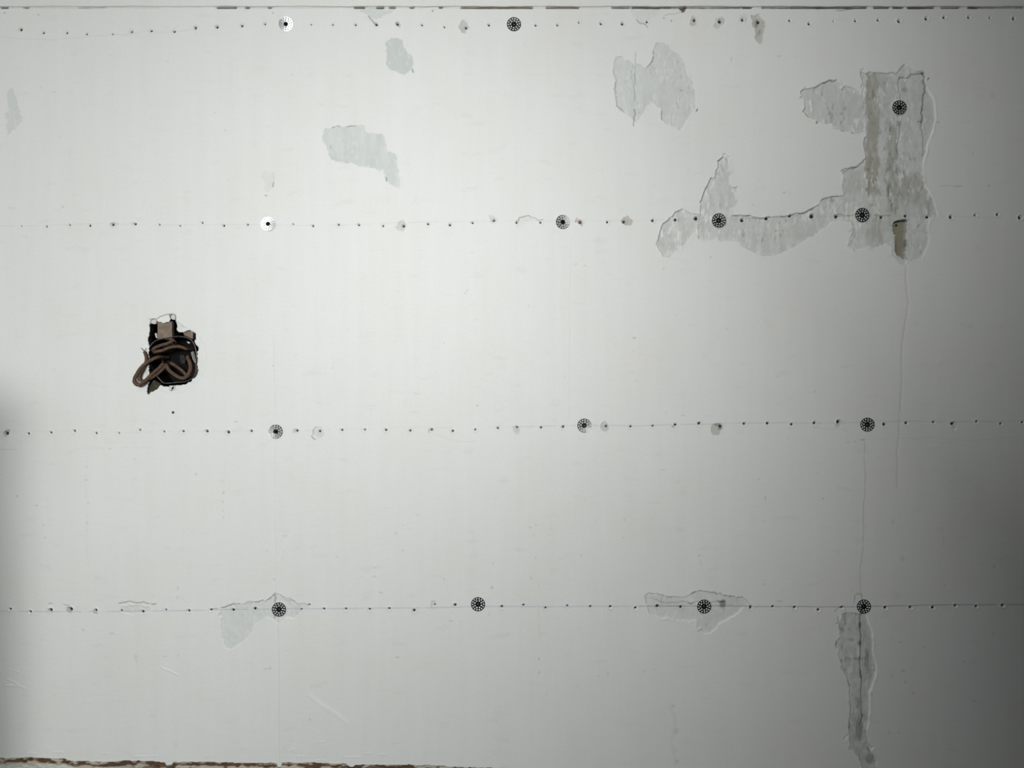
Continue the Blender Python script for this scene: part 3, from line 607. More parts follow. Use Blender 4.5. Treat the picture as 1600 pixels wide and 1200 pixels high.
# small dirt marks, dents and stains
for n, (x, y, rx, ry, t) in enumerate([(7, 20, 2, 2, 0.7), (60, 23, 1.6, 2, 0.6), (427, 20, 1.6, 1.6, 0.7), (676, 17, 2, 2, 0.6), (1037, 28, 1.5, 1.5, 0.45), (1049, 32.5, 1.5, 1.5, 0.45),
        (84, 144, 5, 1.3, 0.86), (63, 136, 3, 1.3, 0.88), (27, 775, 2, 1.6, 0.75), (57, 790, 3, 1.4, 0.8), (72, 792, 2, 1, 0.85), (369, 659, 4, 1.2, 0.72), (172, 701, 3, 1.2, 0.75), (210, 718, 2, 2, 0.9),
        (349, 770, 1.8, 2.6, 0.78), (348, 784, 1.8, 2, 0.84), (349, 798, 1.6, 1.8, 0.84), (350, 808, 1.6, 2, 0.86), (348, 752, 5, 4, 0.95), (306, 741, 3, 2.5, 0.88), (278, 919, 2, 3.5, 0.84), (277, 934, 1.8, 3, 0.86),
        (135, 729, 2, 1.5, 0.85), (135, 750, 4, 1.6, 0.88), (138, 786, 2, 1.5, 0.84), (136, 818, 3, 3, 0.9), (70, 840, 2, 2.5, 0.88), (68, 820, 2, 2.5, 0.9), (175, 990, 4, 2, 0.86), (130, 984, 3, 2, 0.9),
        (445, 837, 6, 1.2, 0.82), (417, 861, 2.5, 1.5, 0.86), (428, 905, 1.6, 1.6, 0.8), (619, 833, 3, 1.5, 0.84), (630, 821, 1.5, 1.5, 0.84), (652, 804, 5, 1.2, 0.9), (585, 887, 2.5, 1.5, 0.86), (585, 901, 4, 1.3, 0.8),
        (694, 905, 2, 2, 0.85), (770, 880, 2, 2.5, 0.85), (769, 918, 2.5, 2.5, 0.78), (595, 926, 4, 1.4, 0.75), (764, 960, 2.5, 1.3, 0.8), (705, 970, 5, 1.4, 0.84), (720, 971, 4, 1.2, 0.86), (526, 870, 1.4, 2, 0.86),
        (630, 860, 1.2, 2.5, 0.8), (828, 824, 2, 2, 0.82), (837, 820, 1.6, 1.6, 0.8), (862, 825, 2, 1.6, 0.85), (834, 837, 1.6, 1.4, 0.84), (837, 871, 2, 1.5, 0.84), (830, 903, 1.8, 3, 0.84), (908, 868, 1.6, 3, 0.86), (974, 841, 1.6, 1.8, 0.8),
        (976, 812, 2, 4, 0.9), (1036, 734, 5, 1.2, 0.84), (1093, 868, 1.8, 1.8, 0.72), (1095, 880, 2.5, 4, 0.93), (1196, 778, 1.6, 3, 0.76), (1185, 749, 1.6, 3, 0.86), (1194, 913, 1.6, 2, 0.76), (1277, 740, 1.5, 1.2, 0.75), (1287, 778.5, 1.4, 1.4, 0.55),
        (914, 415, 2, 1.6, 0.8), (900, 413, 3, 3, 0.92), (826, 478, 1.8, 1.2, 0.78), (991, 528, 3.5, 1.4, 0.72), (990, 549, 1.4, 1.2, 0.86), (961, 538, 4, 1.2, 0.92), (1037, 420, 1.8, 1.8, 0.78), (1110, 402, 1.8, 1.8, 0.74), (1136, 514, 1.4, 1.4, 0.8),
        (980, 570, 6, 1, 0.93), (995, 595, 2, 1.4, 0.88), (883, 588, 2, 1.6, 0.86), (1056, 493, 4, 1.2, 0.93), (1041, 645, 1.5, 4, 0.9), (1067, 649, 3, 1.3, 0.87), (543, 515, 1.6, 1.4, 0.84), (520, 575, 2, 2, 0.86), (427, 571, 1.6, 2.6, 0.82),
        (730, 454, 2, 2, 0.8), (727, 458, 2, 1.6, 0.84), (737, 395, 3, 1.4, 0.88), (746, 634, 3, 1.6, 0.76), (694, 536, 2, 1.6, 0.88), (650, 615, 6, 2.4, 0.93), (1225, 301, 1.7, 1.7, 0.72), (1177, 320, 2, 1.6, 0.78),
        (219, 328, 0.1, 0.1, 1), (18, 325, 7, 2, 0.92), (98, 323, 3, 1.6, 0.84), (336, 176, 3, 1.6, 0.88), (352, 204, 2, 2, 0.88), (222, 100, 5, 1, 0.92), (262, 96, 3, 1.6, 0.9), (92, 215, 3, 1.4, 0.92), (325, 228, 3, 1.4, 0.93),
        (427, 20, 1.5, 1.5, 0.8), (457, 117, 1.6, 1.4, 0.86), (1143, 92, 1.6, 5, 0.84), (1217, 88, 4, 1.3, 0.84), (1270, 60, 4, 1.2, 0.92), (1478, 290, 12, 1.2, 0.85), (1497, 291, 8, 1.4, 0.8), (1545, 290, 2, 1.6, 0.72), (1466, 191, 1.4, 1.4, 0.65),
        (1520, 240, 2, 4, 0.88), (1551, 148, 4, 6, 0.93), (1541, 575, 14, 1, 0.94), (1273, 612, 2.5, 2.5, 0.9), (1215, 589, 2, 1.2, 0.84), (1272, 680, 0.1, 0.1, 1), (1325, 691, 4, 1.5, 0.84), (1336, 690, 3, 1.3, 0.78), (1348, 687, 4, 1.6, 0.72), (1231, 685, 2.5, 1.2, 0.84),
        (1195, 815, 1.5, 1.5, 0.82), (1395, 816, 3, 4, 0.9), (1410, 873, 5, 4, 0.88), (1553, 886, 3, 4, 0.85), (1533, 880, 1.4, 1.4, 0.8), (1476, 915, 2, 2, 0.85), (1474, 845, 2, 12, 0.93), (1218, 939, 6, 1.6, 0.8), (1331, 922, 2.5, 1.4, 0.78),
        (1407, 1004, 3, 1.5, 0.8), (1411, 1048, 4, 2, 0.78), (1394, 1055, 2, 3, 0.84), (1415, 1066, 3, 3, 0.84), (1427, 1083, 2.5, 2, 0.8), (1443, 1011, 4, 1.4, 0.8), (1506, 1034, 1.6, 1.6, 0.7), (1522, 1095, 2, 2, 0.78), (1553, 990, 2, 1.5, 0.8), (1389, 1145, 2.5, 1.6, 0.78), (1404, 1145, 2, 1.5, 0.82),
        (1362, 1085, 1.6, 1.6, 0.6), (415, 1045, 4, 2, 0.86), (422, 1044, 3, 3, 0.88), (621, 1027, 4, 1.4, 0.76), (485, 1123, 2, 1, 0.6), (1052, 1103, 2.5, 3, 0.84), (950, 1053, 1.8, 4, 0.84), (1006, 1049, 1.4, 3, 0.84), (1022, 1046, 1.8, 1.4, 0.84), (935, 1056, 3, 1.3, 0.86),
        (842, 1029, 1.4, 3, 0.8), (843, 1051, 1.4, 2.5, 0.8), (853, 1085, 1.4, 1.4, 0.82), (1056, 1142, 4, 6, 0.88), (1056, 1172, 2, 3, 0.88), (1058, 1189, 4, 3, 0.86), (900, 1072, 3, 2, 0.92), (212, 1027, 2.5, 6, 0.9), (214, 1033, 2, 1.6, 0.84), (258, 1026, 5, 1.3, 0.84), (278, 1024, 2, 1.6, 0.86),
        (64, 1000, 3, 1.3, 0.86), (130, 984, 3, 1.5, 0.88), (85, 1087, 2.5, 1.5, 0.88), (275, 1163, 3, 5, 0.95), (187, 1043, 2.5, 1.3, 0.9)]):
    smudge(x, y, rx, ry, (t, t, t * 0.985), seed=500 + n)
# ring left by the old fitting around the electrical box
ring = [(271 + 52 * math.cos(a), 560 + 54 * math.sin(a)) for a in np.linspace(-1.15, 2.7, 40)]
line(ring, 1.2, (0.93, 0.94, 0.94), 0.1, 0.01, 0.2, 270, bump=0.2)
line([(271 + 44 * math.cos(a), 560 + 47 * math.sin(a)) for a in np.linspace(0.1, 1.7, 20)], 9, (0.965, 0.985, 0.985), 0, 0.02, 0.2, 271)

# --- hole in the plaster with the electrical box
h8 = lambda L: scaled(L, 200, 480, 8)
HOLE = h8([(272, 210), (300, 205), (352, 212), (358, 182), (400, 185), (440, 202), (520, 178), (524, 100), (545, 88), (552, 140), (588, 160), (606, 195), (610, 290), (640, 318), (690, 315), (735, 292), (775, 288),
           (842, 322), (850, 400), (828, 420), (845, 460), (882, 500), (880, 540), (858, 560), (872, 640), (862, 720), (875, 790), (855, 860), (790, 930), (700, 962), (600, 972),
           (470, 990), (410, 970), (392, 985), (350, 1030), (285, 1065), (248, 1086), (240, 1060), (246, 1000), (268, 930), (262, 860), (262, 750), (264, 640), (258, 560), (258, 440), (268, 330)])
HOLE = ragged(HOLE, 0.07, random.Random(12), 2.2)
w, s = sdf(HOLE)
CL[w][s < 0] = -1
e = np.exp(-np.maximum(s, 0) / 1.4)
HT[w] -= 0.6 * e * (vnoise(GX[w], GY[w], 6, 6, 77, 2))
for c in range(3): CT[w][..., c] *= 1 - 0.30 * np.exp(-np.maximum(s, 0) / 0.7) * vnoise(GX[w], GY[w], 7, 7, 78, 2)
CK(h8([(352, 180), (365, 140), (400, 115), (450, 100), (525, 92)]), 1.5, 0.35, 1.0, sd=280)
CK(h8([(272, 210), (285, 165), (300, 150), (340, 150)]), 1.6, 0.25, 1.5, sd=281)
CK(h8([(300, 150), (262, 145)]), 0.8, 0.6, sd=282); CK(h8([(510, 92), (550, 88), (588, 100), (590, 160)]), 1.5, 0.25, 1.5, sd=283)
CK(h8([(612, 180), (650, 205), (715, 260)]), 0.5, 0.8, sd=284)
smudge(*h8([(650, 250)])[0], 6, 6, (0.90, 0.905, 0.90), 4)
smudge(*h8([(240, 840)])[0], 3, 10, (0.80, 0.78, 0.75), 4)
smudge(270, 644.5, 2.6, 2.4, (0.45, 0.45, 0.45), 4, depth=0.6)

# --- seam under the top board, and the broken lower edge
gx1 = GX[0]
segs = [(0, 13, .75), (35, 45, .5), (120, 165, .35), (338, 370, .7), (383, 390, .7), (418, 425, .7), (553, 570, 1), (588, 600, 1), (608, 618, .9), (640, 648, .7), (685, 692, .6), (720, 833, .9), (853, 905, .9),
        (955, 985, .7), (987, 1050, .8), (1050, 1160, .55), (1160, 1175, .9), (1190, 1235, .6), (1235, 1355, 1), (1365, 1390, .9), (1395, 1412, .9), (1418, 1460, 1), (1470, 1500, .7), (1512, 1530, 1), (1530, 1600, .5)]
st = np.full(gx1.shape, 0.17, np.float32)
st[(gx1 > 250) & (gx1 < 335)] = 0.08
for a, b, v in segs: st = np.maximum(st, v * sstep(a - 2, a + 2, gx1) * sstep(b + 2, b - 2, gx1))
st = st * (0.75 + 0.5 * vnoise(gx1, gx1 * 0, 9, 9, 61, 2))
cy = 12 + 0.6 * (vnoise(gx1, gx1 * 0, 40, 9, 62, 2) - 0.5)
hw = 0.55 + 0.9 * st
m = np.clip(hw[None, :] + 0.5 - np.abs(GY - cy[None, :]), 0, 1) * np.clip(st * 1.6, 0, 1)[None, :]
brown = sstep(700, 720, gx1) * sstep(910, 905, gx1)
dk = np.stack([0.10 + 0.06 * brown, 0.095 + 0.01 * brown, 0.09 - 0.02 * brown], -1)
CT = CT * (1 - m[..., None]) + dk[None] * m[..., None]
HT -= m * 2.2
line(scaled([(430, 66), (460, 66), (500, 58), (530, 54)], 1200, 0, 4), 1.6, (0.60, 0.50, 0.50), 0.5, 0.08, 0, 290)
HT[GY < 10] = 0; CT[GY < 10] = 1

eb = np.array([(-64, 1185), (0, 1185), (50, 1184), (100, 1186), (115, 1190), (160, 1191), (200, 1189), (250, 1191), (257, 1192), (260, 1196), (268, 1196), (271, 1191), (320, 1191), (400, 1193), (432, 1193), (434, 1199), (439, 1199), (441, 1192), (500, 1192), (540, 1194), (545, 1198), (552, 1198), (556, 1195),
               (600, 1195), (660, 1196), (720, 1199), (760, 1200), (900, 1203), (1664, 1206)], float)
ye = np.interp(gx1, eb[:, 0], eb[:, 1]) + 2.4 * (vnoise(gx1, gx1 * 0, 9, 9, 63, 3) - 0.5)
s = GY - ye[None, :]
cov = sstep(-0.5, 0.6, s)
n1, n2 = vnoise(GX, GY, 22, 5, 64, 3), vnoise(GX, GY, 9, 4, 65, 3)
t = sstep(0.45, 0.58, n1 * 0.55 + n2 * 0.45 + 0.06 * np.sin(s * 0.9) - 0.02 * (GX < 230))
BRN, CRM = np.array((0.155, 0.085, 0.050)), np.array((0.62, 0.57, 0.46))
wc = BRN * (0.6 + 0.8 * n2)[..., None] * (1 - t[..., None]) + CRM * t[..., None]
low = sstep(8, 11, s)[..., None] * sstep(260, 150, GX)[..., None]
wc = wc * (1 - low) + np.array((0.72, 0.72, 0.68)) * low
dkl = sstep(0.55, 0.65, vnoise(GX, GY, 12, 3, 66, 2))[..., None] * (np.abs(s - 1.2) < 1.6)[..., None] * 0.6
wc = wc * (1 - dkl) + 0.06 * dkl
CT = CT * (1 - cov[..., None]) + wc * cov[..., None]
HT = HT * (1 - cov) + cov * (-2.2 + 1.5 * (n2 - 0.5) + 1.2 * t)
HT += np.where((s < 0) & (s > -4), 0.5 * np.exp(s / 1.6) * n2, 0)
ID_EDGE = 999
CL[s >= 0] = ID_EDGE
del n1, n2, t, wc, low, dkl, cov

# ---------------------------------------------------------------- nails: (x, y, size, kind)
ROWS = {
    'top': [(32.5, 46, 1.2), (67.5, 51, .9), (104, 51, .9), (135, 53, .7), (175.5, 53, .6), (205.5, 49.5, .9), (236, 48, .9), (272, 49, .9), (305.5, 43, .9), (339, 42, 1), (378, 40, 1), (414, 37.5, .7), (486, 38, .6), (520, 38.5, .6), (555.5, 38.5, .7),
            (588, 38, .9), (621, 37.5, .9), (659.5, 39, .7), (694.5, 42, .6), (728, 43, .8), (764, 39, .8), (837, 39.5, .7), (871, 39, .7), (904.5, 35, .6), (939, 37, .8), (972.5, 37, 1), (1011, 34, .7), (1085.5, 31, 1), (1125, 33, 1.2), (1160.5, 30.5, .9),
            (1185.5, 34, 1), (1234, 32, .7), (1264.5, 37, 1), (1302.5, 33, .5), (1337, 32.5, .9), (1372.5, 31, .9), (1405, 33, 1.2), (1447.5, 29, 1.2), (1475.5, 27, 1.1), (1514, 27, .9), (1547, 27.5, .7), (1584, 29, 1.1)],
    'second': [(33, 353, .5), (72.5, 354, .6), (108.5, 351.5, .6), (140, 352.5, .8), (176, 351, .9), (211, 350, .9), (249, 351, .5), (281, 353, .6), (316, 348, .7), (349.5, 352.5, .8), (387, 351, .6), (458, 350, .5), (489, 353, .7), (529, 351, .7),
               (560.5, 351.5, .8), (598.5, 353, .7), (630.5, 353, .9), (669, 350, .8), (703, 351.5, .8), (738.5, 348.5, .7), (772, 344.5, .7), (807, 348, .7), (845, 347.5, .8), (907, 347, 1.1), (949, 347, .8), (975, 346.5, .9), (1020, 344.5, 1),
               (1056, 343, .9), (1088, 341, 1.2), (1160, 344, 1.1), (1198.5, 341, 1.1), (1235, 337, .9), (1269.5, 337.5, 1.4), (1307.5, 338, 1.1), (1378, 339, .9), (1416, 337, .8), (1450, 339, .9), (1486, 339, 1.3), (1524, 336, .9), (1559, 335, 1.0), (1594, 340, 1.4)],
    'third': [(10, 677, 1.2), (44, 677.5, .8), (79, 676, .8), (116, 673.5, .9), (150, 677, .7), (185.5, 677, .6), (218, 672, .7), (256, 674.5, .7), (286, 674, .8), (323, 674, 1), (356.5, 675.5, 1.1), (392.5, 673.5, .8), (464, 673, .8), (499.5, 674, .8),
              (534.5, 672, .8), (570, 671.5, .7), (603, 672, .8), (641, 673, .8), (674.5, 671.5, .8), (707.5, 673.5, .8), (742.5, 671.5, .8), (778, 669, .8), (808, 667.5, .7), (845.5, 668, .8), (880, 667, .9), (947, 666, .8), (985.5, 666.5, .8), (1020, 665.5, .8),
              (1055.5, 663.5, .9), (1092.5, 661.5, 1.1), (1126, 666, 1), (1163, 662, 1), (1199.5, 661.5, 1), (1237.5, 663, 1), (1273, 661, 1), (1310, 659, 1.3), (1382, 663, 1.2), (1416.5, 661, 1.1), (1459, 659.5, .9), (1489, 662, 1.3), (1526.5, 658.5, .9), (1564, 662, .9), (1598, 660, .9)],
    'bottom': [(15.5, 952, .8), (47, 956, 1), (79, 953, 1.1), (110, 952, 1.3), (149.5, 953.5, 1), (189.5, 954, .6), (222.5, 956, .9), (259, 953, .6), (295, 954.5, .9), (329.5, 953, .8), (364, 953.5, .9), (398, 951.5, .9), (470.5, 952.5, .5), (483, 945, .6), (506, 951.5, .8),
               (540.5, 951.5, .7), (577.5, 952, .8), (608, 951, .8), (647, 954, 1), (679.5, 945, .7), (711, 945.5, 1), (784, 948, .9), (818, 945.5, .8), (852.5, 950, .8), (886.5, 946.5, .8), (922.5, 948, .8), (954, 948, .9), (993, 950, .9), (1027.5, 947.5, 1.0),
               (1064, 949, .9), (1173, 949.5, .9), (1207.5, 948, .9), (1242, 949, .9), (1279, 953, 1), (1315.5, 949, .9), (1384, 949.5, 1.2), (1423, 949, 1.1), (1458, 949.5, 1.1), (1493, 946.5, 1), (1526, 947.5, 1), (1567, 946, 1.3)],
}
WASHERS = [  # x, y, row, label
    (447, 38, 'top', 'bright shiny perforated washer in the top nail row'),
    (803, 38, 'top', 'dark perforated washer in the top nail row, near its middle'),
    (1405, 168, None, 'perforated washer on the tall brown-streaked peeled strip, between nail rows'),
    (419, 350, 'second', 'brightest washer, almost white, leftmost in the second nail row'),
    (879.5, 347, 'second', 'grey and black perforated washer beside a reddish nail spot, second row'),
    (1123, 344.5, 'second', 'perforated washer on the grey patch below the pointed peeled tongue'),
    (1347, 336, 'second', 'dark perforated washer on the big peeled area, above left of the lath slot'),
    (431, 674.5, 'third', 'light grey perforated washer, leftmost in the third nail row'),
    (913, 665, 'third', 'perforated washer in the third nail row, near the middle of the surface'),
    (1355, 663.5, 'third', 'dark perforated washer at the right of the third nail row'),
    (436, 952, 'bottom', 'perforated washer on the left peeled patch of the blue chalk line'),
    (747, 944, 'bottom', 'perforated washer on smooth unpeeled paint on the blue chalk line'),
    (1100, 947.5, 'bottom', 'dark washer inside the wide torn patch on the blue chalk line'),
    (1349.5, 947.5, 'bottom', 'dark washer at the head of the long narrow peeled strip'),
]
rn = random.Random(77)
for row in ROWS.values():
    for (x, y, sz) in row:
        w = win(x - 9, y - 9, x + 9, y + 9)
        d = np.hypot(GX[w] - x, (GY[w] - y)) + 1.1 * (vnoise(GX[w], GY[w], 3, 3, int(x * 7 + y), 2) - 0.5)
        r = 2.0 * sz + 0.5
        HT[w] -= (1.9 * sz + 0.5) * sstep(r + 0.9, r - 1.1, d)
        HT[w] += 0.7 * sz * np.exp(-((d - r - 1.4) / 1.0) ** 2)
        mm = sstep(r + 0.2, r - 1.4, d) * 0.6
        CT[w] *= (1 - mm)[..., None]
HT *= 1.5
for (x, y, _r, _l) in WASHERS:   # the washers pull the board in a little
    w = win(x - 20, y - 20, x + 20, y + 20)
    d = np.hypot(GX[w] - x, GY[w] - y)
    HT[w] = HT[w] * sstep(10.5, 13, d) - 0.6 * np.clip(1 - (d / 11.0) ** 1.3, 0, 1)

# ---------------------------------------------------------------- the wall mesh (fine only where there is relief)
wall = bpy.data.objects.new('wall_back', bpy.data.meshes.new('wall_back'))
COL.objects.link(wall)
tag(wall, 'white painted plasterboard wall with peeling paint', 'wall', kind='structure')

act = (np.abs(HT) > 0.02) | (np.abs(CT - 1).max(-1) > 0.004) | (CL != 0)
nx, ny = (W_ - 1) // T, (H_ - 1) // T
fine = np.zeros((ny, nx), bool)
for b in range(ny):
    for a in range(nx):
        fine[b, a] = act[b * T:(b + 1) * T + 1, a * T:(a + 1) * T + 1].any()
# border vertices of fine tiles that touch plain tiles stay flat because act covers tile edges
fm = np.repeat(np.repeat(fine, T, 0), T, 1)
FJ, FI = np.nonzero(fm)
q = np.stack([FJ * W_ + FI, FJ * W_ + FI + 1, (FJ + 1) * W_ + FI + 1, (FJ + 1) * W_ + FI], 1)   # top-left, top-right, bottom-right, bottom-left
clf = CL.reshape(-1)[q]
holes = (clf == -1).sum(1) >= 2
fid = np.max(np.where(clf < 0, 0, clf), axis=1)
votes = (clf == fid[:, None]).sum(1)
fid = np.where((votes >= 2) & (fid > 0), fid, 0)
fid[holes] = -1
ngons = []
for b in range(ny):
    for a in range(nx):
        if fine[b, a]: continue
        j0, j1, i0, i1 = b * T, (b + 1) * T, a * T, (a + 1) * T
        L = []
        up, rt = b > 0 and fine[b - 1, a], a < nx - 1 and fine[b, a + 1]
        dn, lf = b < ny - 1 and fine[b + 1, a], a > 0 and fine[b, a - 1]
        L += [j0 * W_ + i for i in (range(i0, i1) if up else (i0,))]
        L += [j * W_ + i1 for j in (range(j0, j1) if rt else (j0,))]
        L += [j1 * W_ + i for i in (range(i1, i0, -1) if dn else (i1,))]
        L += [j * W_ + i0 for j in (range(j1, j0, -1) if lf else (j1,))]
        ngons.append(L)
VX = ((GX - 800) * S).reshape(-1); VZ = (Z0 + (600 - GY) * S).reshape(-1); VY = (-HT * 1e-3).reshape(-1)
VC = np.concatenate([CT.reshape(-1, 3), np.ones((CT.shape[0] * CT.shape[1], 1), np.float32)], 1)


def grid_mesh(me, quads, polys=(), extra=None):
    loops = np.concatenate([quads[:, ::-1].reshape(-1)] + [np.array(p[::-1]) for p in polys]) if len(polys) else quads[:, ::-1].reshape(-1)
    sizes = np.concatenate([np.full(len(quads), 4), np.array([len(p) for p in polys], int)]) if len(polys) else np.full(len(quads), 4)
    used, inv = np.unique(loops, return_inverse=True)
    co = np.stack([VX[used], VY[used], VZ[used]], 1).astype(np.float32)
    col = VC[used]
    if extra is not None:
        ev, ef = extra
        base = len(co)
        co = np.concatenate([co, np.array(ev, np.float32)])
        col = np.concatenate([col, np.ones((len(ev), 4), np.float32)])
        inv = np.concatenate([inv, np.array([base + i for f in ef for i in f])])
        sizes = np.concatenate([sizes, np.array([len(f) for f in ef])])
    me.vertices.add(len(co)); me.vertices.foreach_set('co', co.reshape(-1))
    me.loops.add(len(inv)); me.loops.foreach_set('vertex_index', inv.astype(np.int32))
    me.polygons.add(len(sizes))
    starts = np.concatenate([[0], np.cumsum(sizes)[:-1]]).astype(np.int32)
    me.polygons.foreach_set('loop_start', starts)
    me.polygons.foreach_set('use_smooth', np.ones(len(sizes), bool))
    at = me.color_attributes.new('tint', 'FLOAT_COLOR', 'POINT')
    at.data.foreach_set('color', col.astype(np.float32).reshape(-1))
    me.update(calc_edges=True)
    me.validate()


xa, xb, za, zb = X(I0), X(I1), Z(J1), Z(J0)
XA, XB, ZA, ZB = xa - 0.7, xb + 0.7, 0.45, zb + 0.05
ev = [(XA, 0, ZA), (xa, 0, ZA), (xa, 0, ZB), (XA, 0, ZB), (xb, 0, ZA), (XB, 0, ZA), (XB, 0, ZB), (xb, 0, ZB), (xa, 0, zb), (xb, 0, zb), (xa, 0, za), (xb, 0, za)]
ef = [(0, 1, 2, 3), (4, 5, 6, 7), (8, 9, 7, 2)]
grid_mesh(wall.data, q[fid == 0], ngons, (ev, ef))
wall.data.materials.append(M_PAINT)
for pid, (nm, lab) in PARTS.items():
    sel = q[fid == pid]
    if not len(sel): continue
    me = bpy.data.meshes.new(nm)
    grid_mesh(me, sel)
    o = link(nm, me, wall, M_BARE)
    if lab: o['label'] = lab
me = bpy.data.meshes.new('trim_2'); grid_mesh(me, q[fid == ID_EDGE])
tag(link('trim_2', me, None, M_WOODEDGE), 'chipped brown wood edge along the bottom of the wall', 'trim', kind='structure')

# thickness of the broken plaster around the box hole, going back to the cavity
hq = q[fid == -1]
cnt = {}
for f in hq.tolist():
    for a, b in zip(f, f[1:] + f[:1]): cnt[(a, b)] = 1
be = [(a, b) for (a, b) in cnt if (b, a) not in cnt]
vid, vs, fs = {}, [], []
def hv(i, back):
    if (i, back) not in vid:
        jx = (rn.random() - 0.5) * 0.0022 if back else 0
        vid[(i, back)] = len(vs)
        vs.append((VX[i] + jx, 0.013 if back else VY[i], VZ[i] + jx))
    return vid[(i, back)]
for a, b in be: fs.append((hv(a, 0), hv(b, 0), hv(b, 1), hv(a, 1)))
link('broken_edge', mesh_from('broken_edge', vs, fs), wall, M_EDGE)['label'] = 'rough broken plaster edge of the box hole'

# dark space between the studs behind the hole
cx0, cx1, cz0, cz1, cyb = X(195), X(345), Z(650), Z(470), 0.10
v = [(cx0, .0135, cz0), (cx1, .0135, cz0), (cx1, .0135, cz1), (cx0, .0135, cz1), (cx0, cyb, cz0), (cx1, cyb, cz0), (cx1, cyb, cz1), (cx0, cyb, cz1)]
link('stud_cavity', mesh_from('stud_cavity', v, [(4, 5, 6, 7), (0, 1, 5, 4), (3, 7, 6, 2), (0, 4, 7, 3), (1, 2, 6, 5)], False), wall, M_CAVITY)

# board above the top seam
bm_x0, bm_x1 = XA, XB
n = 240
vs, fs, cols = [], [], []
for i in range(n + 1):
    px = (I0 - 540) + i * (I1 - I0 + 1080) / n
    zb_ = Z(10.6 + 0.35 * math.sin(px * 0.05) + 0.3 * math.sin(px * 0.21))
    vs += [(X(px), 0.004, zb_), (X(px), -0.0015, zb_), (X(px), -0.0022, zb_ + 0.0012), (X(px), -0.0022, zb_ + 0.5), (X(px), 0.004, zb_ + 0.5)]
for i in range(n):
    for k_ in range(4): fs.append((i * 5 + k_, i * 5 + k_ + 1, (i + 1) * 5 + k_ + 1, (i + 1) * 5 + k_))
me = mesh_from('trim_1', vs, fs, False)
at = me.color_attributes.new('tint', 'FLOAT_COLOR', 'POINT')
at.data.foreach_set('color', np.tile(np.array([0.99, 0.99, 0.98, 1], np.float32), len(vs)))
tag(link('trim_1', me, None, M_TRIM), 'white painted board above the top seam', 'trim', kind='structure')


# board below the chipped edge
bz = Z(1214)
vs = [(XA, 0.003, ZA), (XB, 0.003, ZA), (XA, -0.002, ZA), (XB, -0.002, ZA), (XA, -0.002, bz - 0.002), (XB, -0.002, bz - 0.002), (XA, 0.0, bz), (XB, 0.0, bz), (XA, 0.003, bz), (XB, 0.003, bz)]
me = mesh_from('baseboard_back', vs, [(2, 3, 5, 4), (4, 5, 7, 6), (6, 7, 9, 8), (0, 1, 3, 2)], False)
at = me.color_attributes.new('tint', 'FLOAT_COLOR', 'POINT')
at.data.foreach_set('color', np.tile(np.array([0.9, 0.9, 0.88, 1], np.float32), len(vs)))
tag(link('baseboard_back', me, None, M_TRIM), 'white painted board below the chipped brown edge', 'trim', kind='structure')

# half-height blocker added at the left, beyond the view, to shade the left margin
vs, fs = [], []
bx0, bx1, by0, by1, bz0, bz1 = XA, -0.862, -0.62, -0.54, ZA, Z0 + 0.073
prof = [(bx0, by0), (bx1 - 0.008, by0), (bx1, by0 + 0.008), (bx1, by1 - 0.008), (bx1 - 0.008, by1), (bx0, by1)]
for z_ in (bz0, bz1 - 0.008): vs += [(a_, b_, z_) for a_, b_ in prof]
vs += [(a_ - (0.008 if 0 < n_ < 5 else 0), b_ + (0.008 if n_ < 3 else -0.008), bz1) for n_, (a_, b_) in enumerate(prof)]
for r_ in range(2):
    for i in range(6): fs.append((r_ * 6 + i, r_ * 6 + (i + 1) % 6, (r_ + 1) * 6 + (i + 1) % 6, (r_ + 1) * 6 + i))
fs.append(tuple(range(12, 18)))
me = mesh_from('left_shade_blocker', vs, fs, False)
at = me.color_attributes.new('tint', 'FLOAT_COLOR', 'POINT')
at.data.foreach_set('color', np.tile(np.array([0.6, 0.6, 0.58, 1], np.float32), len(vs)))
tag(link('left_shade_blocker', me, None, M_TRIM), 'added half-height blocker shading the left of the plastered wall', 'wall', kind='structure')


# ---------------------------------------------------------------- perforated plaster washers with their screws
def washer_mesh():
    seg, PX = 112, S
    radii = [3.1, 4.4, 6.4, 7.5, 9.7, 11.0]
    dep = lambda r: 0.0006 * (1 - (r / 11.0) ** 1.3)        # dished: the middle is drawn in by the screw
    vs, fs = [], []
    for r in radii:
        for k in range(seg):
            a = 2 * math.pi * k / seg
            vs.append((r * PX * math.cos(a), -0.0006 + dep(r), r * PX * math.sin(a)))
    for i in range(5):
        for k in range(seg):
            if i == 1 and (k % 14) < 7: continue
            if i == 3 and (k % 8) < 4: continue
            k2 = (k + 1) % seg
            fs.append((i * seg + k, i * seg + k2, (i + 1) * seg + k2, (i + 1) * seg + k))
    top = len(vs)
    vs += [(x, y + 0.0004, z) for x, y, z in vs[:top]]
    cnt = {}
    for f in fs:
        for a, b in zip(f, f[1:] + f[:1]): cnt[(a, b)] = 1
    fs2 = [tuple(i + top for i in f[::-1]) for f in fs]
    rimf = [(b, a, a + top, b + top) for (a, b) in cnt if (b, a) not in cnt]
    me = mesh_from('perforated_disc', vs, fs + fs2 + rimf, False)
    me.materials.append(M_ZINC)
    return me


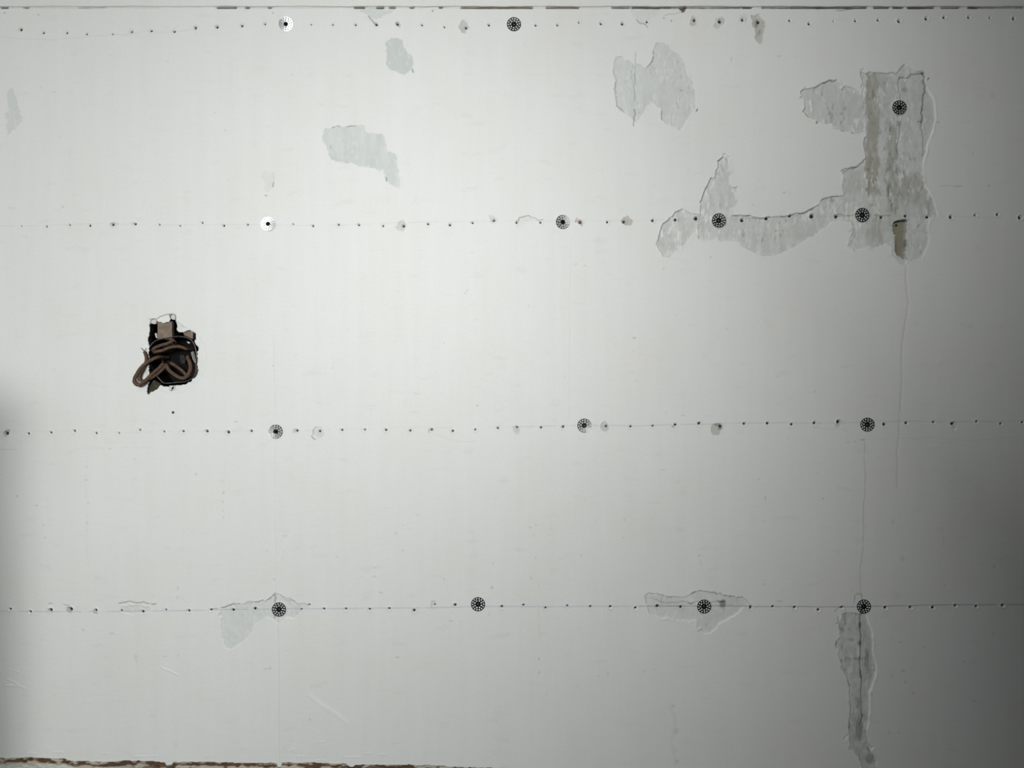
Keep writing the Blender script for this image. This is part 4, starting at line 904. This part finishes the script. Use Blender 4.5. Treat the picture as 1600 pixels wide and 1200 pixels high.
def screw_mesh():
    vs, fs, seg = [], [], 24
    prof = [(3.5, 0.0009), (3.45, -0.0002), (2.9, -0.0006), (1.6, -0.0007), (1.5, 0.0006), (0.0, 0.0012)]
    for r, y in prof:
        for k in range(seg):
            a = 2 * math.pi * k / seg
            rr = r
            if r in (1.6, 1.5): rr = r * (1.25 if (k % 6) in (0,) else 0.62)   # cross-shaped recess
            vs.append((rr * S * math.cos(a), y, rr * S * math.sin(a)))
    for i in range(len(prof) - 1):
        for k in range(seg):
            k2 = (k + 1) % seg
            fs.append((i * seg + k, i * seg + k2, (i + 1) * seg + k2, (i + 1) * seg + k))
    me = mesh_from('screw', vs, fs, False)
    me.materials.append(M_SCREW)
    return me


w_root = empty('plaster_washer', (0, 0, 0))
w_disc = link('perforated_disc', washer_mesh(), w_root)
w_screw = link('screw', screw_mesh(), w_root)
w_screw['label'] = 'black cross-head screw in the middle'
TILT = {447: (-0.085, 0.03), 419: (0.085, 0.0), 431: (0.055, 0.055), 879.5: (0.0, 0.045)}   # how far each one faces up / to the right
for n, (x, y, row, lab) in enumerate(WASHERS):
    if n == 0:
        r = w_root; d = w_disc; sc_ = w_screw
    else:
        r = w_root.copy(); COL.objects.link(r)
        d = w_disc.copy(); COL.objects.link(d); d.parent = r
        sc_ = w_screw.copy(); COL.objects.link(sc_); sc_.parent = r
    dn, rt_ = TILT.get(x, (rn.uniform(-.03, .03), rn.uniform(-.03, .03)))
    spin = rn.uniform(0, 6.28)
    r.location = (X(x), -0.0003 - 0.6 * 11 * S * max(abs(dn), abs(rt_)) * (1 if x in TILT else 0), Z(y))
    r.rotation_euler = (Matrix.Rotation(rt_, 4, 'Z') @ Matrix.Rotation(-dn, 4, 'X') @ Matrix.Rotation(spin, 4, 'Y')).to_euler()
    tag(r, lab, 'washer', 'perforated washers holding the plaster')

# ---------------------------------------------------------------- nails
def nail_mesh(mat, sq):
    vs, fs, seg = [], [], 14
    prof = [(1.0, 0.0022), (1.0, 0.0002), (0.8, -0.0001), (0.35, -0.00025)]
    for r, y in prof:
        for k in range(seg):
            a = 2 * math.pi * k / seg
            rr = r * 1.75 * S * (1 + 0.10 * math.sin(3 * a + sq) + 0.06 * math.sin(5 * a + 2 * sq))
            vs.append((rr * math.cos(a), y, rr * math.sin(a) * 0.92))
    vs.append((0, -0.0003, 0))
    for i in range(3):
        for k in range(seg):
            k2 = (k + 1) % seg
            fs.append((i * seg + k, i * seg + k2, (i + 1) * seg + k2, (i + 1) * seg + k))
    for k in range(seg): fs.append((3 * seg + k, 3 * seg + (k + 1) % seg, len(vs) - 1))
    me = mesh_from('nail', vs, fs, False)
    me.materials.append(mat)
    return me


NAILS = [nail_mesh(M_NAIL, 0.3), nail_mesh(M_NAIL, 1.7), nail_mesh(M_NAIL, 3.1)]
RUSTY = nail_mesh(M_RUST, 0.9)
ORD = ['', 'first', 'second', 'third', 'fourth', 'fifth', 'sixth', 'seventh', 'eighth', 'ninth', 'tenth', 'eleventh', 'twelfth', 'thirteenth', 'fourteenth', 'fifteenth', 'sixteenth', 'seventeenth']
WNAME = {447: 'the bright top washer', 803: 'the dark top washer', 419: 'the brightest washer', 879.5: 'the washer by the reddish spot', 1123: 'the washer under the pointed tongue',
         1347: 'the washer near the lath slot', 431: 'the leftmost third-row washer', 913: 'the middle third-row washer', 1355: 'the right third-row washer', 436: 'the left peeled washer',
         747: 'the unpeeled washer', 1100: 'the torn-patch washer', 1349.5: 'the narrow-strip washer'}
RNAME = {'top': 'top row', 'second': 'second row', 'third': 'third row', 'bottom': 'chalk line'}
for row, lst in ROWS.items():
    ws = [w_ for w_ in WASHERS if w_[2] == row]
    for (x, y, sz) in lst:
        refs = [(abs(w_[0] - x), w_) for w_ in ws]
        d_, wn = min(refs, key=lambda r_: r_[0])
        side = 'left' if x < wn[0] else 'right'
        lo, hi = sorted((x, wn[0]))
        order = sum(1 for t_ in lst if lo <= t_[0] <= hi)
        where = f'{ORD[min(order, 17)]} to the {side} of {WNAME[wn[0]]}, {RNAME[row]}'
        kl, kr = sum(1 for t_ in lst if t_[0] <= x), sum(1 for t_ in lst if t_[0] >= x)
        if min(kl, kr) < order: where = f"{ORD[min(kl, kr)]} from the {'left' if kl < kr else 'right'} end of the {RNAME[row]}"
        rusty = abs(x - 907) < 1
        word = 'reddish rusty' if rusty else ('large dark' if sz >= 1.2 else 'tiny dark' if sz <= .6 else 'dark')
        o = link('nail_head', RUSTY if rusty else NAILS[rn.randrange(3)])
        o.location = (X(x), 0.0021 * sz + 0.0005, Z(y))
        o.rotation_euler = (rn.uniform(-.15, .15), rn.uniform(0, 6.28), rn.uniform(-.15, .15))
        o.scale = (sz, 1, sz)
        tag(o, f'{word} nail, {where}', 'nail', f'nail heads in the {RNAME[row]}')
o = link('nail_head', NAILS[0]); o.location = (X(270), 0.0003, Z(644.5)); o.scale = (1.15, 1, 1.15)
tag(o, 'lone nail head below the open electrical box, above the third row', 'nail')
o = link('nail_head', NAILS[1]); o.location = (X(1407), 0.0128, Z(349.5)); o.scale = (1.0, 1, 1.1)
tag(o, 'nail head in the bare wooden lath at the top of the slot', 'nail')


# ---------------------------------------------------------------- electrical box in the hole
def tube(name, pts, rad, mat, parent=None, seg=10, sub=7, ribs=0.0, caps=True):
    P = [Vector(p) for p in pts]
    Q = []
    for i in range(len(P) - 1):
        p0, p1, p2, p3 = P[max(i - 1, 0)], P[i], P[i + 1], P[min(i + 2, len(P) - 1)]
        for k in range(sub):
            t = k / sub
            Q.append(0.5 * ((2 * p1) + (p2 - p0) * t + (2 * p0 - 5 * p1 + 4 * p2 - p3) * t * t + (3 * p1 - p0 - 3 * p2 + p3) * t ** 3))
    Q.append(P[-1])
    vs, fs = [], []
    up = Vector((0, -1, 0.13)).normalized()
    for i, p in enumerate(Q):
        t = (Q[min(i + 1, len(Q) - 1)] - Q[max(i - 1, 0)]).normalized()
        u = t.cross(up)
        if u.length < 1e-4: u = t.cross(Vector((1, 0, 0)))
        u.normalize(); v_ = t.cross(u).normalized()
        f = i / (len(Q) - 1)
        r = (rad[0] + (rad[1] - rad[0]) * f if isinstance(rad, tuple) else rad) * (1 + ribs * math.sin(i * 2.1) + ribs * 0.7 * math.sin(i * 0.9 + 1))
        for k in range(seg):
            a = 2 * math.pi * k / seg
            vs.append(p + r * (math.cos(a) * u + math.sin(a) * v_))
    n_ = len(Q)
    for i in range(n_ - 1):
        for k in range(seg):
            k2 = (k + 1) % seg
            fs.append((i * seg + k, i * seg + k2, (i + 1) * seg + k2, (i + 1) * seg + k))
    if caps:
        fs.append(tuple(range(seg - 1, -1, -1))); fs.append(tuple((n_ - 1) * seg + k for k in range(seg)))
    return link(name, mesh_from(name, vs, fs), parent, mat)


def b8(X8, Y8, d=0.0): return Vector((X(200 + X8 / 8.0), d * 1e-3, Z(480 + Y8 / 8.0)))


def prism(name, pts8, y0, y1, mat, parent):
    n_ = len(pts8)
    vs = [b8(a, b, y0) for a, b in pts8] + [b8(a, b, y1) for a, b in pts8]
    fs = [tuple(range(n_)), tuple(range(2 * n_ - 1, n_ - 1, -1))] + [(i, n_ + i, n_ + (i + 1) % n_, (i + 1) % n_) for i in range(n_)]
    return link(name, mesh_from(name, vs, fs, False), parent, mat)


bc = b8(560, 665, 0)
box = empty('electrical_box', bc)
tag(box, 'open black metal electrical box sunk in the jagged wall hole', 'electrical box')
inv = Matrix.Translation(-bc)
RIM = [(245, 560), (262, 500), (300, 450), (340, 418), (400, 398), (500, 380), (580, 368), (660, 366), (730, 380), (790, 412), (830, 480), (848, 560), (858, 640), (870, 720), (868, 780), (845, 840),
       (790, 895), (740, 922), (680, 936), (600, 940), (540, 948), (460, 952), (420, 935), (390, 900), (350, 860), (310, 800), (275, 720), (252, 640)]
# shell: side wall and back plate
n_ = len(RIM)
vs, fs = [], []
for sc_, d in ((1.0, 2.0), (1.0, 40.0), (0.965, 40.0), (0.965, 2.0)):
    for a, b in RIM: vs.append(b8(560 + (a - 560) * sc_, 665 + (b - 665) * sc_, d) - bc)
for r_ in range(4):
    for i in range(n_): fs.append((r_ * n_ + i, r_ * n_ + (i + 1) % n_, ((r_ + 1) % 4) * n_ + (i + 1) % n_, ((r_ + 1) % 4) * n_ + i))
vs += [b8(a, b, 40.5) - bc for a, b in RIM]
fs.append(tuple(range(4 * n_, 5 * n_)))
link('box_shell', mesh_from('box_shell', vs, fs, False), box, M_BOX)
rim = tube('rim', [b8(a, b, 1.6) - bc for a, b in RIM[:-3]], 0.0011, M_RIM, box, 6, 3)
rim['label'] = 'worn steel rim of the box'
for (a, b, r_) in ((640, 640, 55), (690, 760, 60), (460, 600, 50)):
    vs = [b8(a + r_ * math.cos(t_), b + r_ * math.sin(t_), 39.0 if k_ else 40.4) - bc for k_ in (1, 0) for t_ in np.linspace(0, 2 * math.pi, 16, endpoint=False)]
    link('knockout', mesh_from('knockout', vs, [tuple(range(16))] + [(i, 16 + i, 16 + (i + 1) % 16, (i + 1) % 16) for i in range(16)], False), box, M_BOX)
def on_box(o):
    o.data.transform(inv); return o
on_box(prism('cable_clamp', [(615, 600), (660, 590), (690, 640), (680, 700), (640, 705), (615, 660)], 9, 14, M_DULL, box))['label'] = 'dull metal cable clamp'
on_box(prism('tab_glint', [(732, 428), (750, 432), (772, 440), (762, 456), (740, 446)], 1.2, 4, M_WHITE, box))['label'] = 'glint on a bent metal tab, painted white'  # white colour stands in for the glint on the metal
on_box(prism('mounting_ear', [(520, 980), (598, 980), (596, 1040), (515, 1045)], -0.9, 0.8, M_WHITE, box))['label'] = 'white painted mounting ear below the box'
for pts in ([(548, 1015), (565, 990), (580, 1000), (566, 1030), (550, 1030)], [(538, 1040), (550, 1033), (556, 1042), (545, 1050)]):
    on_box(prism('ear_slot', pts, -1.2, -0.3, M_SCREW, box))
on_box(prism('plaster_bit', [(780, 560), (815, 548), (830, 600), (850, 690), (835, 700), (800, 640)], 1.0, 5, M_GREYBIT, box))['label'] = 'pale plaster crumb caught at the right rim'

# wood behind the upper opening
lath = prism('wooden_lath', [(357, 180), (400, 184), (440, 202), (536, 175), (538, 400), (357, 405)], 3.5, 11, M_LATH, None)
tag(lath, 'short tan wooden block with notched top above the electrical box', 'wood')
l2 = prism('wooden_lath', [(676, 322), (735, 296), (800, 300), (797, 395), (690, 350)], 4, 11, M_LATH, None)
tag(l2, 'small tan wooden piece at upper right of the box hole', 'wood')
for nm, lab, pts, y0, y1 in (
        ('plaster_crumb', 'whitish broken plaster lump at the upper right corner of the hole', [(535, 110), (560, 92), (588, 108), (590, 150), (565, 158), (540, 140)], -0.6, 6),
        ('plaster_crumb', 'whitish plaster crumb left of the notched tan block', [(302, 165), (352, 160), (355, 200), (330, 212), (300, 205)], -0.4, 6),
        ('plaster_crumb', 'small pale crumb in the dark gap left of the tan block', [(318, 330), (335, 318), (345, 345), (350, 385), (335, 380)], 4, 9)):
    tag(prism(nm, pts, y0, y1, M_WHITE, None), lab, 'plaster')
pl = prism('splintered_wood', [(240, 1080), (248, 1000), (300, 910), (340, 930), (390, 960), (350, 1030), (290, 1062)], 5, 10, plain('dirty_olive_wood', (0.075, 0.068, 0.045), 0.9, 0, 0.5, 150), None)
tag(pl, 'dark splintered wood at the lower left corner of the box hole', 'wood')


# cloth covered wires: each is one wire with its bare tip
def wire(pts, label, r=2.75, tip=None):
    root = empty('cloth_covered_wire', b8(*pts[0]))
    iv = Matrix.Translation(-root.location)
    o = tube('insulation', [b8(*p) for p in pts], r * S, M_CLOTH, root, 10, 8, 0.05); o.data.transform(iv)
    if tip:
        for tp in tip:
            o = tube('bare_end', [b8(*p) for p in tp], (0.55 * S, 0.35 * S), M_COPPER, root, 6, 4); o.data.transform(iv)
            o['label'] = 'bare frayed metal strand'
    tag(root, label, 'wire', 'old cloth covered wires in the electrical box')


wire([(318, 548, 36), (310, 545, 14), (300, 535, 4), (340, 508, 0), (420, 478, -2), (500, 458, -3), (545, 430, -2), (572, 412, 2)],
     'brown wire across the top of the box, upper one of the pair', 2.6, [[(572, 412, 2), (600, 425, -2), (612, 450, -3)], [(572, 412, 2), (560, 445, -5), (585, 470, -5)]])
wire([(325, 572, 36), (316, 570, 16), (306, 560, 7), (350, 553, 3), (430, 538, 2), (490, 510, 3), (560, 492, 4), (620, 490, 5), (665, 503, 8), (690, 518, 14), (696, 522, 34)],
     'brown wire across the top of the box, lower one of the pair', 2.6)
wire([(372, 622, 36), (368, 622, 10), (345, 635, 0), (285, 678, -5), (215, 745, -10), (155, 850, -13), (135, 920, -14), (160, 965, -14), (205, 962, -12), (255, 915, -9), (320, 835, -4), (385, 760, 2), (425, 705, 4)],
     'brown wire looping farthest out at the lower left of the box', 2.7, [[(425, 705, 4), (440, 685, 1), (425, 670, -1)]])
wire([(222, 560, -4), (240, 600, -5), (252, 665, -6), (225, 745, -7), (185, 830, -8), (172, 885, -8), (205, 925, -8), (255, 912, -6), (310, 880, -3), (365, 835, 2), (415, 775, 5), (440, 730, 7)],
     'brown wire with frayed end forming the inner lower left loop', 2.3, [[(222, 560, -4), (205, 535, -5), (183, 508, -6)], [(222, 560, -4), (230, 535, -4), (242, 512, -4)]])
wire([(712, 618, 36), (716, 618, 14), (738, 628, 3), (772, 680, -1), (795, 750, -4), (785, 820, -6), (740, 875, -6), (690, 888, -5), (610, 855, -3), (530, 800, -1), (480, 745, 2), (462, 715, 4)],
     'brown wire forming the inner lower right loop in the box', 2.8, [[(462, 715, 4), (445, 700, 0), (432, 690, -2)]])
wire([(760, 600, 36), (764, 602, 22), (782, 622, 14), (812, 690, 12), (822, 760, 12), (802, 826, 12), (757, 855, 12), (700, 850, 11), (640, 790, 10), (580, 742, 9), (535, 708, 7), (512, 692, 6)],
     'brown wire forming the outer lower right loop in the box', 2.5, [[(512, 692, 6), (485, 680, 2), (500, 672, -1)]])
